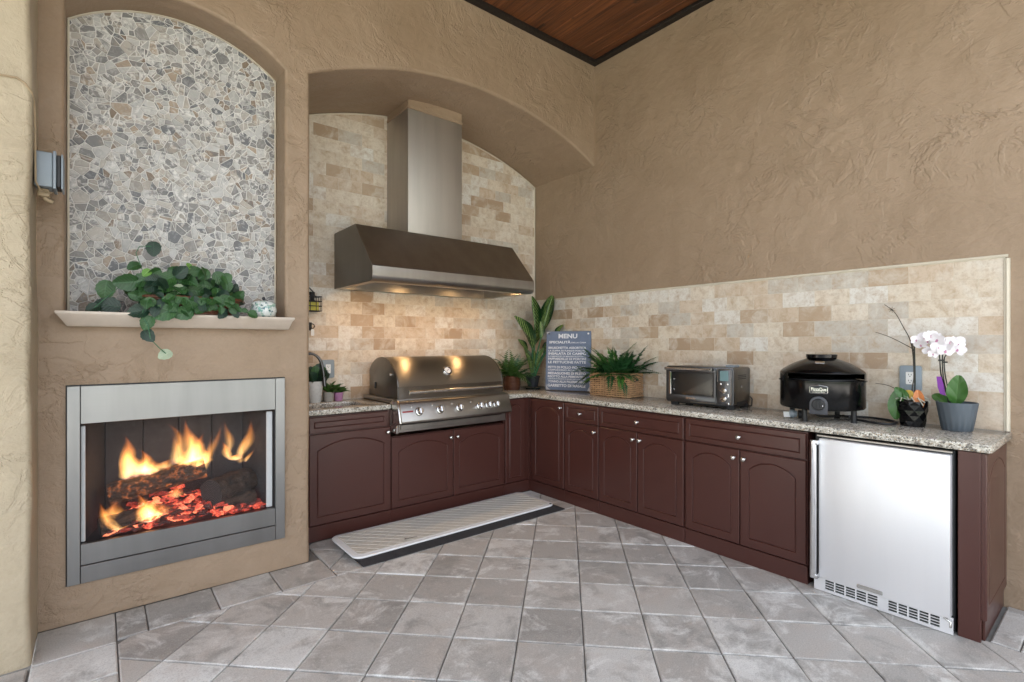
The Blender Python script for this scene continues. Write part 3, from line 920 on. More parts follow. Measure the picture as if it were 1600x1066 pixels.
def door(parent, x0, x1, z0, z1, kx=None, kz=None, arched=True, name='door', m=0.052):
    b = MB(); g_ = 0.0015
    x0 += g_; x1 -= g_
    loop = arch_loop(x0, x1, z0, z1, m, min(0.065, (x1-x0)*0.16)) if arched else [(x0+m*.6,z0+m*.6),(x1-m*.6,z0+m*.6),(x1-m*.6,z1-m*.6),(x0+m*.6,z1-m*.6)]
    routed_panel(b, x0, x1, z0, z1, DY, 0.018, loop)
    o = link(name, b.mesh(name, smooth=30), parent, M['cab'])
    if kx is not None: knob(o, kx, DY, kz)
    return o
def cabinet(label, loc, rotz, width, depth=0.54, end=0.0):
    t = thing('base_cabinet', label, 'cabinet', loc, rotz, 'maroon base cabinets under the granite')
    b = MB(); b.box(0.001, width-0.001, 0.0, depth, 0.105, 0.868); obj('carcass', b, M['cab'], t, bevel=0.001)
    b = MB(); b.box(0.0005, width-0.0005, -0.008, depth-.02, -0.002, 0.1035); obj('plinth', b, M['cab'], t, bevel=0.002)
    return t
FY = -0.5426
Z0, Z1, ZD = 0.112, 0.700, 0.862
# --- run under the arch
c = cabinet('maroon sink cabinet left of the grill with a false drawer front over one arched door', (XP+.003, FY, 0), 0, 0.692)
door(c, 0.085, 0.672, 0.752, ZD, arched=False, name='drawer_front')
door(c, 0.085, 0.692, Z0, 0.743, 0.662, 0.705)
c = cabinet('low maroon cabinet under the grill with two arched doors meeting in the middle', (-1.972, FY, 0), 0, 1.106)
c.children[0].data = (lambda b: b.mesh('carcass'))(MB().box(0.001, 1.105, 0.0, 0.54, 0.105, 0.66)); c.children[0].data.materials.append(M['cab'])
door(c, 0.008, 0.562, Z0, 0.655, 0.530, 0.600)
door(c, 0.566, 1.100, Z0, 0.655, 0.598, 0.600)
c = cabinet('narrow maroon cabinet between the grill and the inside corner with one slim door', (-0.864, FY, 0), 0, 0.304)
door(c, 0.012, 0.232, Z0, ZD, 0.036, 0.815, m=0.040)
b = MB(); b.box(0.2975, 0.36, -.0225, .04, 0.006, 0.8675); obj('corner_post', b, M['cab'], c)
# --- long run
FX = -0.5565
def rcab(label, y0, w): return cabinet(label, (FX, y0, 0), R(-90), w)
c = rcab('maroon corner cabinet with one tall arched door and no drawer, beside the inside corner', -0.565, 0.456)
door(c, 0.030, 0.452, Z0, ZD, 0.420, 0.815)
c = rcab('narrow maroon cabinet with one small drawer above one arched door', -1.022, 0.390)
door(c, 0.002, 0.388, 0.713, ZD, 0.195, 0.788, arched=False, name='drawer_front')
door(c, 0.002, 0.388, Z0, 0.706, 0.352, 0.655)
c = rcab('wide maroon cabinet with a drawer and two arched doors below the fern basket', -1.413, 0.772)
door(c, 0.002, 0.768, 0.713, ZD, 0.385, 0.788, arched=False, name='drawer_front')
door(c, 0.002, 0.377, Z0, 0.706, 0.347, 0.655)
door(c, 0.380, 0.768, Z0, 0.706, 0.409, 0.655)
c = rcab('wide maroon cabinet with a drawer and two arched doors next to the refrigerator', -2.187, 0.782)
door(c, 0.006, 0.778, 0.713, ZD, 0.390, 0.788, arched=False, name='drawer_front')
door(c, 0.006, 0.388, Z0, 0.706, 0.356, 0.655)
door(c, 0.391, 0.778, Z0, 0.706, 0.422, 0.655)
# end pilaster with a panelled flank
c = thing('end_panel', 'maroon end pilaster and arched side panel closing the counter right of the refrigerator', 'cabinet', (FX, -3.622, 0), R(-90))
b = MB(); b.box(0, 0.080, -0.006, 0.545, 0.0, 0.873); obj('pilaster', b, M['cab'], c, bevel=0.002)
b = MB()
# flank panel: built in its own plane, facing world -y
routed_panel(b, 0.0, 0.55, 0.105, 0.868, 0, 0.020, arch_loop(0.0, 0.55, 0.105, 0.868, 0.055, 0.075))
link('side_panel', b.mesh('side_panel', smooth=30), c, M['cab'], mtx=Matrix.Translation((0.101, 0.0, 0)) @ Matrix.Rotation(R(90), 4, 'Z'))
b = MB(); b.box(0.0801, 0.0905, 0.03, 0.545, 0.0, 0.104); obj('plinth', b, M['cab'], c, bevel=0.002)

# ================================================================== COUNTERTOPS
b = MB()
b.prism(rect(XP+.004, -1.978, -0.5743, -0.001), 0.877, ZCT, 'z', holes=[list(reversed(rrect(-2.56, -2.12, -0.44, -0.16, 0.05)))])
ct = obj('granite_countertop', b, M['granite'], bevel=0.003, seg=2)
tag(ct, 'short speckled granite countertop with a sink cut out, left of the grill', 'countertop')
b = MB()
b.prism([(-0.893, -0.001), (-0.893, -0.5743), (-0.600, -0.5743), (-0.5745, -0.600), (-0.5745, -3.7417), (-0.001, -3.7417), (-0.001, -0.001)], 0.877, ZCT, 'z')
ct = obj('granite_countertop', b, M['granite'], bevel=0.003, seg=2)
tag(ct, 'long corner shaped granite countertop carrying the menu board, ovens and orchids', 'countertop')
s_ = thing('sink', 'undermount steel sink bowl in the short granite countertop', 'sink', (-2.34, -0.30, 0.70))
b = MB(); o_ = rrect(-.235, .235, -.155, .155, .055); i_ = rrect(-.215, .215, -.135, .135, .05)
n = len(o_)
b.add([(p[0], p[1], .176) for p in o_] + [(p[0], p[1], .176) for p in i_] + [(p[0]*.93, p[1]*.9, 0) for p in i_],
      [f for k in range(n) for f in ((k, (k+1)%n, n+(k+1)%n, n+k), (n+k, n+(k+1)%n, 2*n+(k+1)%n, 2*n+k))] + [tuple(2*n+k for k in range(n))])
obj('bowl', b, M['steel'], s_, smooth=40)
b = MB(); b.lathe([(.045, .003), (.045, .006), (.03, .006), (.028, .002)], 20); obj('drain', b, M['chrome'], s_, smooth=40)
# faucet: gooseneck standing behind the bowl, spout over it
f_ = thing('faucet', 'dark steel gooseneck faucet arching over the sink beside the fireplace pier', 'faucet', (-2.52, -0.11, ZCT))
b = MB(); b.lathe([(.027, 0), (.027, .012), (.019, .018), (.017, .06), (.013, .07)], 20); obj('base', b, M['gunmetal'], f_, smooth=40)
pts = [(0, 0, .06), (0, 0, .26)] + [(0.085-0.085*math.cos(R(a)), -0.02*(1-math.cos(R(a))), .26+.125*math.sin(R(a))) for a in range(15, 166, 15)] + [(.172, -.042, .265), (.180, -.045, .20)]
b = MB(); b.tube(pts, 0.0115, 12); obj('spout', b, M['gunmetal'], f_, smooth=60)
b = MB(); b.tube([(.180, -.045, .205), (.185, -.047, .13)], 0.0155, 12); obj('spray_head', b, M['gunmetal'], f_, smooth=60)
b = MB(); b.tube([(.018, 0, .045), (.05, -.01, .07)], 0.006, 8); obj('lever', b, M['gunmetal'], f_, smooth=60)

# ================================================================== GRILL
gx0, gx1 = -1.972, -0.898
gr = thing('gas_grill', 'built in stainless gas grill with a rounded lid and six control knobs', 'grill', ((gx0+gx1)/2, FY, 0.66))
ox, oy, oz = gr.location
def G(p): return (p[0]-ox, p[1]-oy, p[2]-oz)
lx0, lx1 = -1.935, -0.918
def lid_prof(n=26):
    # (y,z) from the front lower edge over the top to the back
    fr, bk, zb, zt = -0.600, -0.085, 0.950, 1.268
    p = [(fr+.004, zb), (fr, zb+.02), (fr+.004, zb+.085)]
    for i in range(n+1):
        a = 172 - 126*i/n
        p.append((-0.315+0.290*math.cos(R(a)), 1.000+0.262*math.sin(R(a)) + 0.006))
    p += [(bk, 1.16), (bk, zb)]
    return p
pr = lid_prof()
b = MB(); m = len(pr)
xsL = [lx0+.012 + (lx1-lx0-.024)*i/2 for i in range(3)]
b.add([G((x, p[0], p[1])) for x in xsL for p in pr], [(i*m+k, i*m+k+1, (i+1)*m+k+1, (i+1)*m+k) for i in range(2) for k in range(m-1)])
obj('lid', b, M['lid'], gr, smooth=50)
for xa, xb in ((lx0, lx0+.0118), (lx1-.0118, lx1)):
    b = MB(); c_ = (sum(p[0] for p in pr)/m, sum(p[1] for p in pr)/m)
    q = [(c_[0]+(p[0]-c_[0])*1.012, max(.9505, c_[1]+(p[1]-c_[1])*1.012)) for p in pr]
    b.prism([(p[0]-oy, p[1]-oz) for p in q], xa-ox, xb-ox, 'x'); obj('lid_end_cap', b, M['steel_y'], gr, bevel=0.003, seg=2)
b = MB(); b.tube([G((lx0+.07, -.655, 1.003)), G((lx1-.05, -.655, 1.003))], 0.0135, 14); hd = obj('handle', b, M['nickel'], gr, smooth=60)
for x in (lx0+.10, lx1-.08):
    b = MB(); b.tube([G((x, -.592, 1.003)), G((x, -.65, 1.003))], 0.009, 10); obj('bracket', b, M['steel_y'], hd, smooth=60)
tx = -1.468
def on_lid(z):
    for i in range(2, len(pr)-1):
        if pr[i][1] <= z <= pr[i+1][1]:
            f = (z-pr[i][1])/(pr[i+1][1]-pr[i][1]); return pr[i][0]+(pr[i+1][0]-pr[i][0])*f, pr[i+1][0]-pr[i][0], pr[i+1][1]-pr[i][1]
ty, t1, t2 = on_lid(1.150)
b = MB(); b.lathe([(.038, .004), (.040, -.008), (.036, -.014), (.030, -.012)], 28, ax='y', cap1=False); b.lathe([(.031, -.010), (.0, -.0105)], 28, ax='y', cap0=False)
th = link('thermometer', b.mesh('thermometer', smooth=40), gr, M['chrome'], mtx=Matrix.Translation(G((tx, ty, 1.150))) @ Matrix.Rotation(-math.atan2(t1, t2), 4, 'X'))
b = MB(); b.lathe([(.028, -.0118), (.0, -.012)], 24, ax='y', cap0=False); dl = obj('dial', b, M['white'], th)
b = MB(); b.tube([(-.012, -.0135, -.01), (.012, -.0135, .01)], .0016, 6); obj('needle', b, M['red_text'], dl)
for x in (lx0+.02, lx1-.02):
    b = MB(); b.lathe([(.011, -.012), (.011, .012)], 14, c=G((x + (-.022 if x < -1.4 else .022), -.50, 1.135)), ax='x'); obj('hinge_bolt', b, M['chrome'], gr, smooth=40)
# top rim, sloped control panel, drip rail
b = MB(); b.box(gx0-ox, gx1-ox, -.615-oy, -.04-oy, .918-oz, .9495-oz); obj('deck_frame', b, M['steel'], gr, bevel=0.006, seg=3)
b = MB(); b.prism([(q[0]-oy, q[1]-oz) for q in [(-.617, .944), (-.655, .935), (-.672, .915), (-.712, .790), (-.705, .775), (-.60, .775), (-.55, .917)]], gx0-ox+.018, gx1-ox-.004, 'x')
cpn = obj('control_panel', b, M['steel'], gr, bevel=0.004, seg=2)
b = MB(); b.prism([(q[0]-oy, q[1]-oz) for q in [(-.60, .9505), (-.655, .945), (-.682, .915), (-.722, .782), (-.66, .76), (-.66, .70), (-.545, .70), (-.545, .917)]], gx0-ox-.004, gx0-ox+.0175, 'x'); obj('side_cheek', b, M['nickel'], gr, bevel=0.004, seg=2)
b = MB(); b.box(gx0-ox+.012, gx1-ox-.002, -.615-oy, -.545-oy, .697-oz, .773-oz); obj('base_frame', b, M['steel'], gr, bevel=0.002)
b = MB(); b.box(gx0-ox+.05, gx1-ox-.05, -.628-oy, -.6155-oy, .716-oz, .755-oz); dt = obj('drip_tray', b, M['steel'], gr, bevel=0.003)
b = MB(); b.box(gx0-ox+.05, gx1-ox-.05, -.622-oy, -.6155-oy, .756-oz, .768-oz); obj('shadow_strip', b, M['black_matte'], gr)  # solid black strip painted in for the shade above the drip tray
# knobs on the sloped panel
sl = math.atan2(.040, .125)
kb = MB(); kb.lathe([(.033, 0), (.033, -.006), (.030, -.012), (.024, -.014)], 28, ax='y'); BEZ = kb.mesh('bezel', smooth=40)
kb = MB(); kb.lathe([(.023, -.014), (.022, -.040), (.019, -.044), (.0, -.045)], 28, ax='y', cap1=False); kb.box(-.0055, .0055, -.052, -.040, -.021, .021); KNB = kb.mesh('control_knob', smooth=40)
for kx, sc in ((-1.803, 1), (-1.619, 1), (-1.439, 1), (-1.238, .95), (-1.149, .95), (-1.067, .95)):
    mt = Matrix.Translation(G((kx, -.691, .856))) @ Matrix.Rotation(-sl, 4, 'X') @ Matrix.Scale(sc, 4)
    o = link('control_knob', KNB, gr, M['chrome'], mtx=mt)
    link('bezel', BEZ, o, M['nickel'])
for kx in (-1.862, -1.682, -1.500, -1.318):
    b = MB(); b.lathe([(.007, 0), (.006, -.006), (.0, -.007)], 12, ax='y', cap1=False)
    link('igniter_light', b.mesh('igniter_light', smooth=50), gr, M['nickel'], mtx=Matrix.Translation(G((kx, -.681, .893))) @ Matrix.Rotation(-sl, 4, 'X'))
b = MB(); b.box(-.055, .035, -.001, 0.001, -.006, .006); link('warning_label', b.mesh('warning_label'), gr, M['red_text'], mtx=Matrix.Translation(G((-1.885, -.689, .862))) @ Matrix.Rotation(-sl, 4, 'X'))
b = MB(); b.tube([G((lx0-.004, -.20, 1.01)), G((lx0-.004, -.205, 1.06))], .006, 8); obj('lid_side_slot', b, M['black_matte'], gr)

# ================================================================== RANGE HOOD
hx0, hx1 = -2.203, -0.680
ho = thing('range_hood', 'wide stainless range hood with a tall square flue under the tiled arch', 'hood', ((hx0+hx1)/2, 0, 1.82))
ox, oz = ho.location[0], 1.82
hp = [(-0.002, 1.822), (-0.002, 2.277), (-0.440, 2.279), (-0.753, 1.930), (-0.755, 1.866), (-0.748, 1.843), (-0.732, 1.829), (-0.705, 1.822)]
n = len(hp)
b = MB()
b.add([(x-ox, p[0], p[1]-oz) for x in (hx0, hx1) for p in hp], [tuple(range(n)), tuple(range(2*n-1, n-1, -1))] + [(1, 2, n+2, n+1), (0, 1, n+1, n)] )
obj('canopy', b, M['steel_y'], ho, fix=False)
b = MB(); b.add([(x-ox, p[0], p[1]-oz) for x in (hx0, hx1) for p in hp[2:4]], [(0, 1, 3, 2)]); obj('front_slope', b, M['steel'], ho, fix=False)
b = MB(); b.add([(x-ox, p[0], p[1]-oz) for x in (hx0, hx1) for p in hp[3:]], [(k, k+1, 6-1+k+1, 5+k) for k in range(4)]); obj('front_lip', b, M['steel'], ho, fix=False, smooth=50)
b = MB(); b.tube([(hx0-ox-.0006, -.440, 2.279-oz), (hx0-ox-.0006, -.753, 1.930-oz)], .0018, 6); b.tube([(hx0-ox-.0006, -.753, 1.930-oz), (hx0-ox-.0006, -.755, 1.866-oz), (hx0-ox-.0006, -.748, 1.843-oz)], .0018, 6); obj('edge_seam', b, M['chrome'], ho)
# underside: rim, sunk filter bay, baffles
i0, i1, j0, j1 = hx0+.055, hx1-.055, -.665, -.060
b = MB()
fr = rect(hx0-ox, hx1-ox, -.705, -.002); inn = rect(i0-ox, i1-ox, j0, j1)
b.add([(p[0], p[1], .002) for p in fr] + [(p[0], p[1], .002) for p in inn] + [(p[0], p[1], .075 if p[1] < -.3 else .115) for p in inn],
      [f for k in range(4) for f in ((k, (k+1)%4, 4+(k+1)%4, 4+k), (4+k, 4+(k+1)%4, 8+(k+1)%4, 8+k))] + [(8,9,10,11)])
obj('underside', b, M['steel'], ho)
bf = MB(); bf.box(-.2, .2, -.27, .27, 0, .008); BAF = bf.mesh('filter', bevel=.002)
for k in range(3):
    x = (i0+i1)/2-ox + (k-1)*0.455
    o = link('filter', BAF, ho, M['steel_y'], mtx=Matrix.Translation((x, -.36, .078)) @ Matrix.Rotation(R(3.7), 4, 'X'))
    for q in range(9):
        b = MB(); b.box(-.18+q*.0425, -.155+q*.0425, -.25, .25, -.006, -.0005)
        obj('baffle', b, M['steel_y'], o)
LAMPS = (-2.04, -1.475, -0.905)
for lx in LAMPS:
    b = MB(); b.lathe([(.034, .074), (.034, .060), (.026, .058), (.024, .066)], 20, c=(lx-ox, -.43, 0)); o = obj('lamp', b, M['chrome'], ho, smooth=40)
    b = MB(); b.lathe([(.022, .062), (.016, .057), (.0, .055)], 16, c=(lx-ox, -.43, 0), cap1=False); obj('bulb', b, M['lamp'], o, smooth=60)
# flue
fx0, fx1, fy = -1.738, -1.213, -0.392
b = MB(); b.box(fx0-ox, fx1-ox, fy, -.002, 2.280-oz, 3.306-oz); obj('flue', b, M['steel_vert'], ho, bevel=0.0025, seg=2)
g = MB(); zt = arch_z(fx0)
for (e, za, zb) in ((0.006, 3.307, 3.330), (0.0, 3.3302, zt+.05)):
    g.box(fx0-e, fx1+e, fy-e, -.002, za, zb)
obj('flue_collar', g, M['stucco'], wall_arch, bevel=0.004)
for lx in LAMPS:                       # the three lit halogen spots of the hood
    ld = bpy.data.lights.new('hood_spot', 'SPOT'); ld.energy = 1.1; ld.color = (1.0, 0.46, 0.18); ld.spot_size = R(135); ld.spot_blend = 0.8; ld.shadow_soft_size = 0.02
    lo = bpy.data.objects.new('hood_spot', ld); COL.objects.link(lo); lo.parent = ho; lo.location = (lx-ox, -.43, .062); lo.rotation_euler = (R(12), 0, 0)

# ================================================================== REFRIGERATOR
fr = thing('refrigerator', 'undercounter stainless refrigerator with a bar handle and a slotted kick grille', 'refrigerator', (FX, -3.005, 0), R(-90))
W = 0.607
b = MB(); b.box(0.004, W, 0.0, 0.50, 0.012, 0.868); obj('body', b, M['black_matte'], fr)
b = MB(); b.box(0.040, W-.008, -.060, -.012, 0.088, 0.852); obj('door', b, M['fridge'], fr, bevel=0.004, seg=2)
b = MB(); b.box(0.036, W-.002, -.0115, -.001, 0.088, 0.856); obj('door_gasket', b, M['black_matte'], fr)
b = MB(); b.box(0.02, W-.006, -.030, -.002, 0.8575, 0.8685); obj('top_hinge_rail', b, M['steel'], fr, bevel=.002)
b = MB(); b.tube([(.022, -.088, .105), (.022, -.088, .838)], .0165, 18); hd = obj('handle', b, M['chrome'], fr, smooth=60)
for z in (.098, .832):
    b = MB(); b.box(.010, .046, -.098, -.0605 if False else -.045, z-.012, z+.012); obj('handle_mount', b, M['chrome'], hd, bevel=.003, seg=2)
b = MB(); b.box(.030, .0395, -.055, -.013, .11, .83); obj('door_edge', b, M['gunmetal'], fr)
b = MB()
slots = []
for s0, s1 in ((.062, .312), (.352, .562)):
    nn = 5
    for q in range(nn):
        a = s0 + (s1-s0)*q/nn; e = a + (s1-s0)/nn - .007
        for r_ in range(4):
            slots.append([(a, .020+r_*.0138), (a, .0298+r_*.0138), (e, .0298+r_*.0138), (e, .020+r_*.0138)])
b.prism(rect(.006, W-.002, .004, .084), -.030, -.024, 'y', holes=slots); obj('kick_grille', b, M['fridge'], fr)
b = MB(); b.prism(rrect(.222, .336, .096, .117, .006), -.0625, -.0602, 'y'); obj('badge', b, M['nickel'], fr, bevel=.0008)
b = MB(); b.tube([(.572, -.04, .080), (.600, -.05, .070), (.598, -.05, .045)], .005, 8); obj('door_latch', b, M['nickel'], fr, smooth=60)

# ================================================================== FIREPLACE
fx0, fx1, fz0, fz1 = -3.8231, -2.8214, 0.1925, 1.1665
cxf = (fx0+fx1)/2
fp = thing('fireplace', 'stainless framed fireplace set in the stucco wall with a fire burning behind a mesh screen', 'fireplace', (cxf, YF, 0))
def F(x): return x-cxf
ow, oz0, oz1 = (-3.772, -2.876), 0.386, 0.979          # clear opening
b = MB(); b.box(F(fx0), F(ow[0]-.0015), -.022, -.001, fz0, fz1); obj('stile', b, M['steel_stile'], fp, bevel=.0015)
b = MB(); b.box(F(ow[1]+.0015), F(fx1), -.022, -.001, fz0, fz1); obj('stile', b, M['steel_stile'], fp, bevel=.0015)
b = MB(); b.box(F(ow[0]), F(ow[1]), -.020, -.001, oz1, fz1-.001); obj('top_panel', b, M['steel_frame'], fp, bevel=.0015)
b = MB(); b.box(F(ow[0]), F(ow[1]), -.020, -.001, .2825, oz0); obj('lower_panel', b, M['steel_frame'], fp, bevel=.0015)
b = MB(); b.box(F(ow[0]), F(ow[1]), -.020, -.001, fz0, .2785); obj('lower_panel', b, M['steel_frame'], fp, bevel=.0015)
b = MB(); b.box(F(fx0-.004), F(fx1+.004), -.0009, 0.004, fz0-.004, fz1+.005); 
fr_in = rect(F(ow[0]+.001), F(ow[1]-.001), oz0-.001, oz1+.001)
b = MB(); b.prism(rect(F(fx0-.005), F(fx1+.005), fz0-.005, fz1+.005), -.0009, -.0002, 'y', holes=[list(reversed(fr_in))]); obj('gap_seal', b, M['black_matte'], fp)
# firebox
bx0, bx1, bd = F(ow[0]-.004), F(ow[1]+.004), 0.40
b = MB()
b.add([(bx0, .001, .372), (bx1, .001, .372), (bx1-.10, bd, .372), (bx0+.10, bd, .372), (bx0, .001, 1.0), (bx1, .001, 1.0), (bx1-.10, bd, 1.0), (bx0+.10, bd, 1.0)],
      [(0,1,2,3), (7,6,5,4), (0,3,7,4), (1,5,6,2)])
b.box(bx0-.03, bx1+.03, bd+.05, bd+.06, .2, 1.15)
obj('firebox', b, M['firebrick'], fp, fix=False)
for q in range(4):
    b = MB(); wq = (bx1-bx0-.2)/4; b.box(bx0+.10+q*wq+.002, bx0+.10+(q+1)*wq-.002, bd-.012, bd+.01, .374, .998); obj('back_panel', b, M['firebrick'], fp, bevel=.003)
for xa, xb in ((bx0+.004, bx0+.022), (bx1-.045, bx1-.012)):
    b = MB(); b.box(xa, xb, .012, .03, .388, .965); obj('gasket', b, M['gasket'], fp, bevel=.003)
# spark screen: a fine woven curtain hanging in shallow folds
b = MB(); NS = 60
vs = []
for k in range(NS+1):
    x = bx0+.03 + (bx1-bx0-.08)*k/NS
    y = .030 + .005*math.sin(k*0.9) + .003*math.sin(k*2.3)
    vs += [(x, y, .388), (x, y, .975)]
b.add(vs, [(2*k, 2*k+2, 2*k+3, 2*k+1) for k in range(NS)])
obj('spark_screen', b, M['screen'], fp, fix=False, smooth=180)
# logs, embers, flames
def fire_log(a, c, r, label, mat, seed):
    a = Vector(a); c = Vector(c); L = (c-a).length; dr = (c-a).normalized()
    t = thing('fire_log', label, 'log', a)
    n = 28; m = 22; b = MB(); vs = []
    for i in range(m+1):
        for k in range(n):
            an = 2*PI*k/n
            q = Vector((math.cos(an), math.sin(an), 0))
            rr = r*(1+.16*noise.noise((q.x*1.6+seed, q.y*1.6, i*.35)) + .10*noise.noise((q.x*4+seed, q.y*4, i*.8)))
            vs.append((L*i/m, rr*q.x, rr*q.y))
    b.add(vs, [(i*n+k, i*n+(k+1)%n, (i+1)*n+(k+1)%n, (i+1)*n+k) for i in range(m) for k in range(n)])
    mt = dr.to_track_quat('X', 'Z').to_matrix().to_4x4()
    link('bark', b.mesh('bark', smooth=50), t, M[mat], mtx=mt)
    e = MB(); e.add([v for v in vs[:n]], [tuple(range(n-1, -1, -1))]); link('cut_end', e.mesh('cut_end'), t, M['log_end'], mtx=mt)
    e = MB(); e.add([v for v in vs[-n:]], [tuple(range(n))]); link('cut_end', e.mesh('cut_end'), t, M['log_end'], mtx=mt)
    return t
YL = YF
fire_log((-3.66, YL+.20, .56), (-3.215, YL+.17, .648), .058, 'bark covered log lying across the top of the fire', 'glowing_bark', 2.0)
fire_log((-3.195, YL+.115, .505), (-2.965, YL+.27, .505), .078, 'thick charred log with its ringed cut end facing out at the right of the fire', 'charred_bark', 5.0)
fire_log((-3.70, YL+.10, .415), (-3.50, YL+.13, .44), .050, 'short charred log lying low at the left front of the fire', 'charred_bark', 8.0)
fire_log((-3.18, YL+.13, .423), (-2.955, YL+.16, .430), .048, 'dark half burnt log lying flat under the thick log', 'charred_bark', 11.0)
b = MB(); er = random.Random(4)
for k in range(700):
    x = er.uniform(-3.66, -2.93); y = YL + er.uniform(.045, .33)
    top = .40 + .14*math.exp(-((x+3.36)/.20)**2)*(0.55+0.45*(y-YL)/.3) 
    z = er.uniform(.385, top)
    s = er.uniform(.007, .030)*er.uniform(.7, 1)
    q0 = [Vector((er.gauss(0,1), er.gauss(0,1), er.gauss(0,1))).normalized()*s*er.uniform(.7, 1.3) for _ in range(8)]
    bm = bmesh.new()
    for v in q0: bm.verts.new(v)
    bmesh.ops.convex_hull(bm, input=bm.verts)
    bm.verts.ensure_lookup_table()
    idx = {v: i for i, v in enumerate(bm.verts)}
    b.add([(v.co.x*1.5+x, v.co.y+y, v.co.z*.8+z) for v in bm.verts], [tuple(idx[v] for v in f.verts) for f in bm.faces])
    bm.free()
o = obj('ember_bed', b, M['ember'], fix=True); o['kind'] = 'stuff'; o['label'] = 'bed of glowing red embers under the burning logs'; o['category'] = 'embers'
fl = thing('fire', 'orange and white flames rising from the burning logs inside the fireplace', 'fire', (cxf, YL+.16, .4))
fl_n = [0]
def flame(base, tip, wid, y, mat='flame_gas', bend=0.0, sway=1.0, dep=0.45):
    """closed blade of gas: unit-high mesh scaled to its height"""
    fl_n[0] += 1; sd_ = fl_n[0]*3.7
    H = tip[1]-base[1]
    b = MB(); m = 24; n = 24; vs = []
    for i in range(m+1):
        s = i/m
        wd = wid*(math.sin(PI*min(1, (s+.05)*1.0))**.8*(1-s)**.75*1.35 + .05*(1-s))
        if i == m: wd = .0008
        cxx = (tip[0]-base[0])*(s**1.4) + bend*math.sin(PI*s) + sway*wid*.55*math.sin(s*5.5+sd_)*s
        for k in range(n):
            a = 2*PI*k/n
            j = 1+.25*noise.noise((math.cos(a)*1.2+sd_, math.sin(a)*1.2, s*4))
            ca, sa = math.cos(a), math.sin(a)
            vs.append((cxx + wd*.80*math.copysign(abs(ca)**2.5, ca)*j, wd*.72*dep*math.copysign(abs(sa)**2.5, sa)*j, s*H))
    sc = max(H, .01)
    b.add([(v[0]/sc, v[1]/sc, v[2]/sc) for v in vs], [(i*n+k, i*n+(k+1)%n, (i+1)*n+(k+1)%n, (i+1)*n+k) for i in range(m) for k in range(n)] + [tuple(range(n-1,-1,-1)), tuple(m*n+k for k in range(n))])
    o = link('flame', b.mesh('flame', smooth=180), fl, M[mat], loc=(base[0]-cxf, y-(YL+.16), base[1]-.4))
    o.scale = (sc, sc, sc)
yb = YL+.17
for bx_, bz_, tx_, tz_, wd_, dy_, mt_, bn_ in (
        (-3.575,.640,-3.618,.905,.055,0,'flame_gas',.010), (-3.545,.645,-3.585,.830,.060,-.01,'flame_gas',0), (-3.505,.645,-3.527,.812,.050,-.01,'flame_gas',.006), (-3.485,.650,-3.515,.745,.07,-.02,'flame_gas',0),
        (-3.590,.640,-3.605,.755,.045,-.02,'flame_gas',0), (-3.45,.660,-3.50,.735,.07,-.01,'flame_gas_faint',0), (-3.52,.645,-3.47,.76,.05,.02,'flame_gas_faint',0),
        (-3.375,.680,-3.438,.955,.050,.05,'flame_gas_faint',.055), (-3.365,.675,-3.410,.87,.035,.045,'flame_gas_faint',.045), (-3.355,.675,-3.350,.80,.04,.04,'flame_gas_faint',.02), (-3.41,.670,-3.40,.73,.06,.0,'flame_gas_faint',0),
        (-3.292,.672,-3.303,.965,.052,0,'flame_gas',.010), (-3.270,.672,-3.275,.860,.060,-.005,'flame_gas',0), (-3.255,.672,-3.222,.870,.050,-.01,'flame_gas',.004), (-3.240,.672,-3.205,.770,.050,-.012,'flame_gas',0),
        (-3.305,.668,-3.345,.765,.060,-.015,'flame_gas',0), (-3.265,.660,-3.28,.75,.09,-.02,'flame_gas',0), (-3.245,.58,-3.130,.938,.040,.03,'flame_gas_faint',.03), (-3.225,.60,-3.165,.86,.030,.035,'flame_gas_faint',.015),
        (-3.080,.668,-3.125,.800,.036,.03,'flame_gas',-.01), (-3.055,.660,-3.030,.705,.050,.025,'flame_gas',0), (-3.035,.655,-2.932,.935,.050,.04,'flame_gas_faint',.02), (-3.015,.660,-2.955,.86,.030,.045,'flame_gas_faint',-.01),
        (-3.085,.70,-3.105,.935,.036,.06,'flame_gas_faint',.012), (-3.000,.645,-2.945,.728,.022,0,'flame_gas',0), (-3.03,.64,-3.005,.72,.03,.01,'flame_gas_faint',0),
        (-3.505,.415,-3.530,.592,.050,-.095,'flame_gas',0), (-3.485,.412,-3.468,.570,.055,-.10,'flame_gas',0), (-3.495,.412,-3.500,.53,.075,-.105,'flame_gas',0),
        (-3.605,.392,-3.706,.582,.034,-.11,'flame_gas',-.04), (-3.625,.395,-3.675,.47,.026,-.112,'flame_gas',-.01), (-3.640,.398,-3.55,.425,.022,-.115,'flame_gas',0),
        (-3.62,.42,-3.66,.56,.07,-.05,'flame_gas_faint',0), (-3.44,.42,-3.42,.52,.06,-.08,'flame_gas_faint',0), (-3.36,.50,-3.37,.58,.05,-.03,'flame_gas_faint',0)):
    flame((bx_, bz_), (tx_, tz_), wd_*1.1, yb+dy_, mt_, bn_, .7, .9)

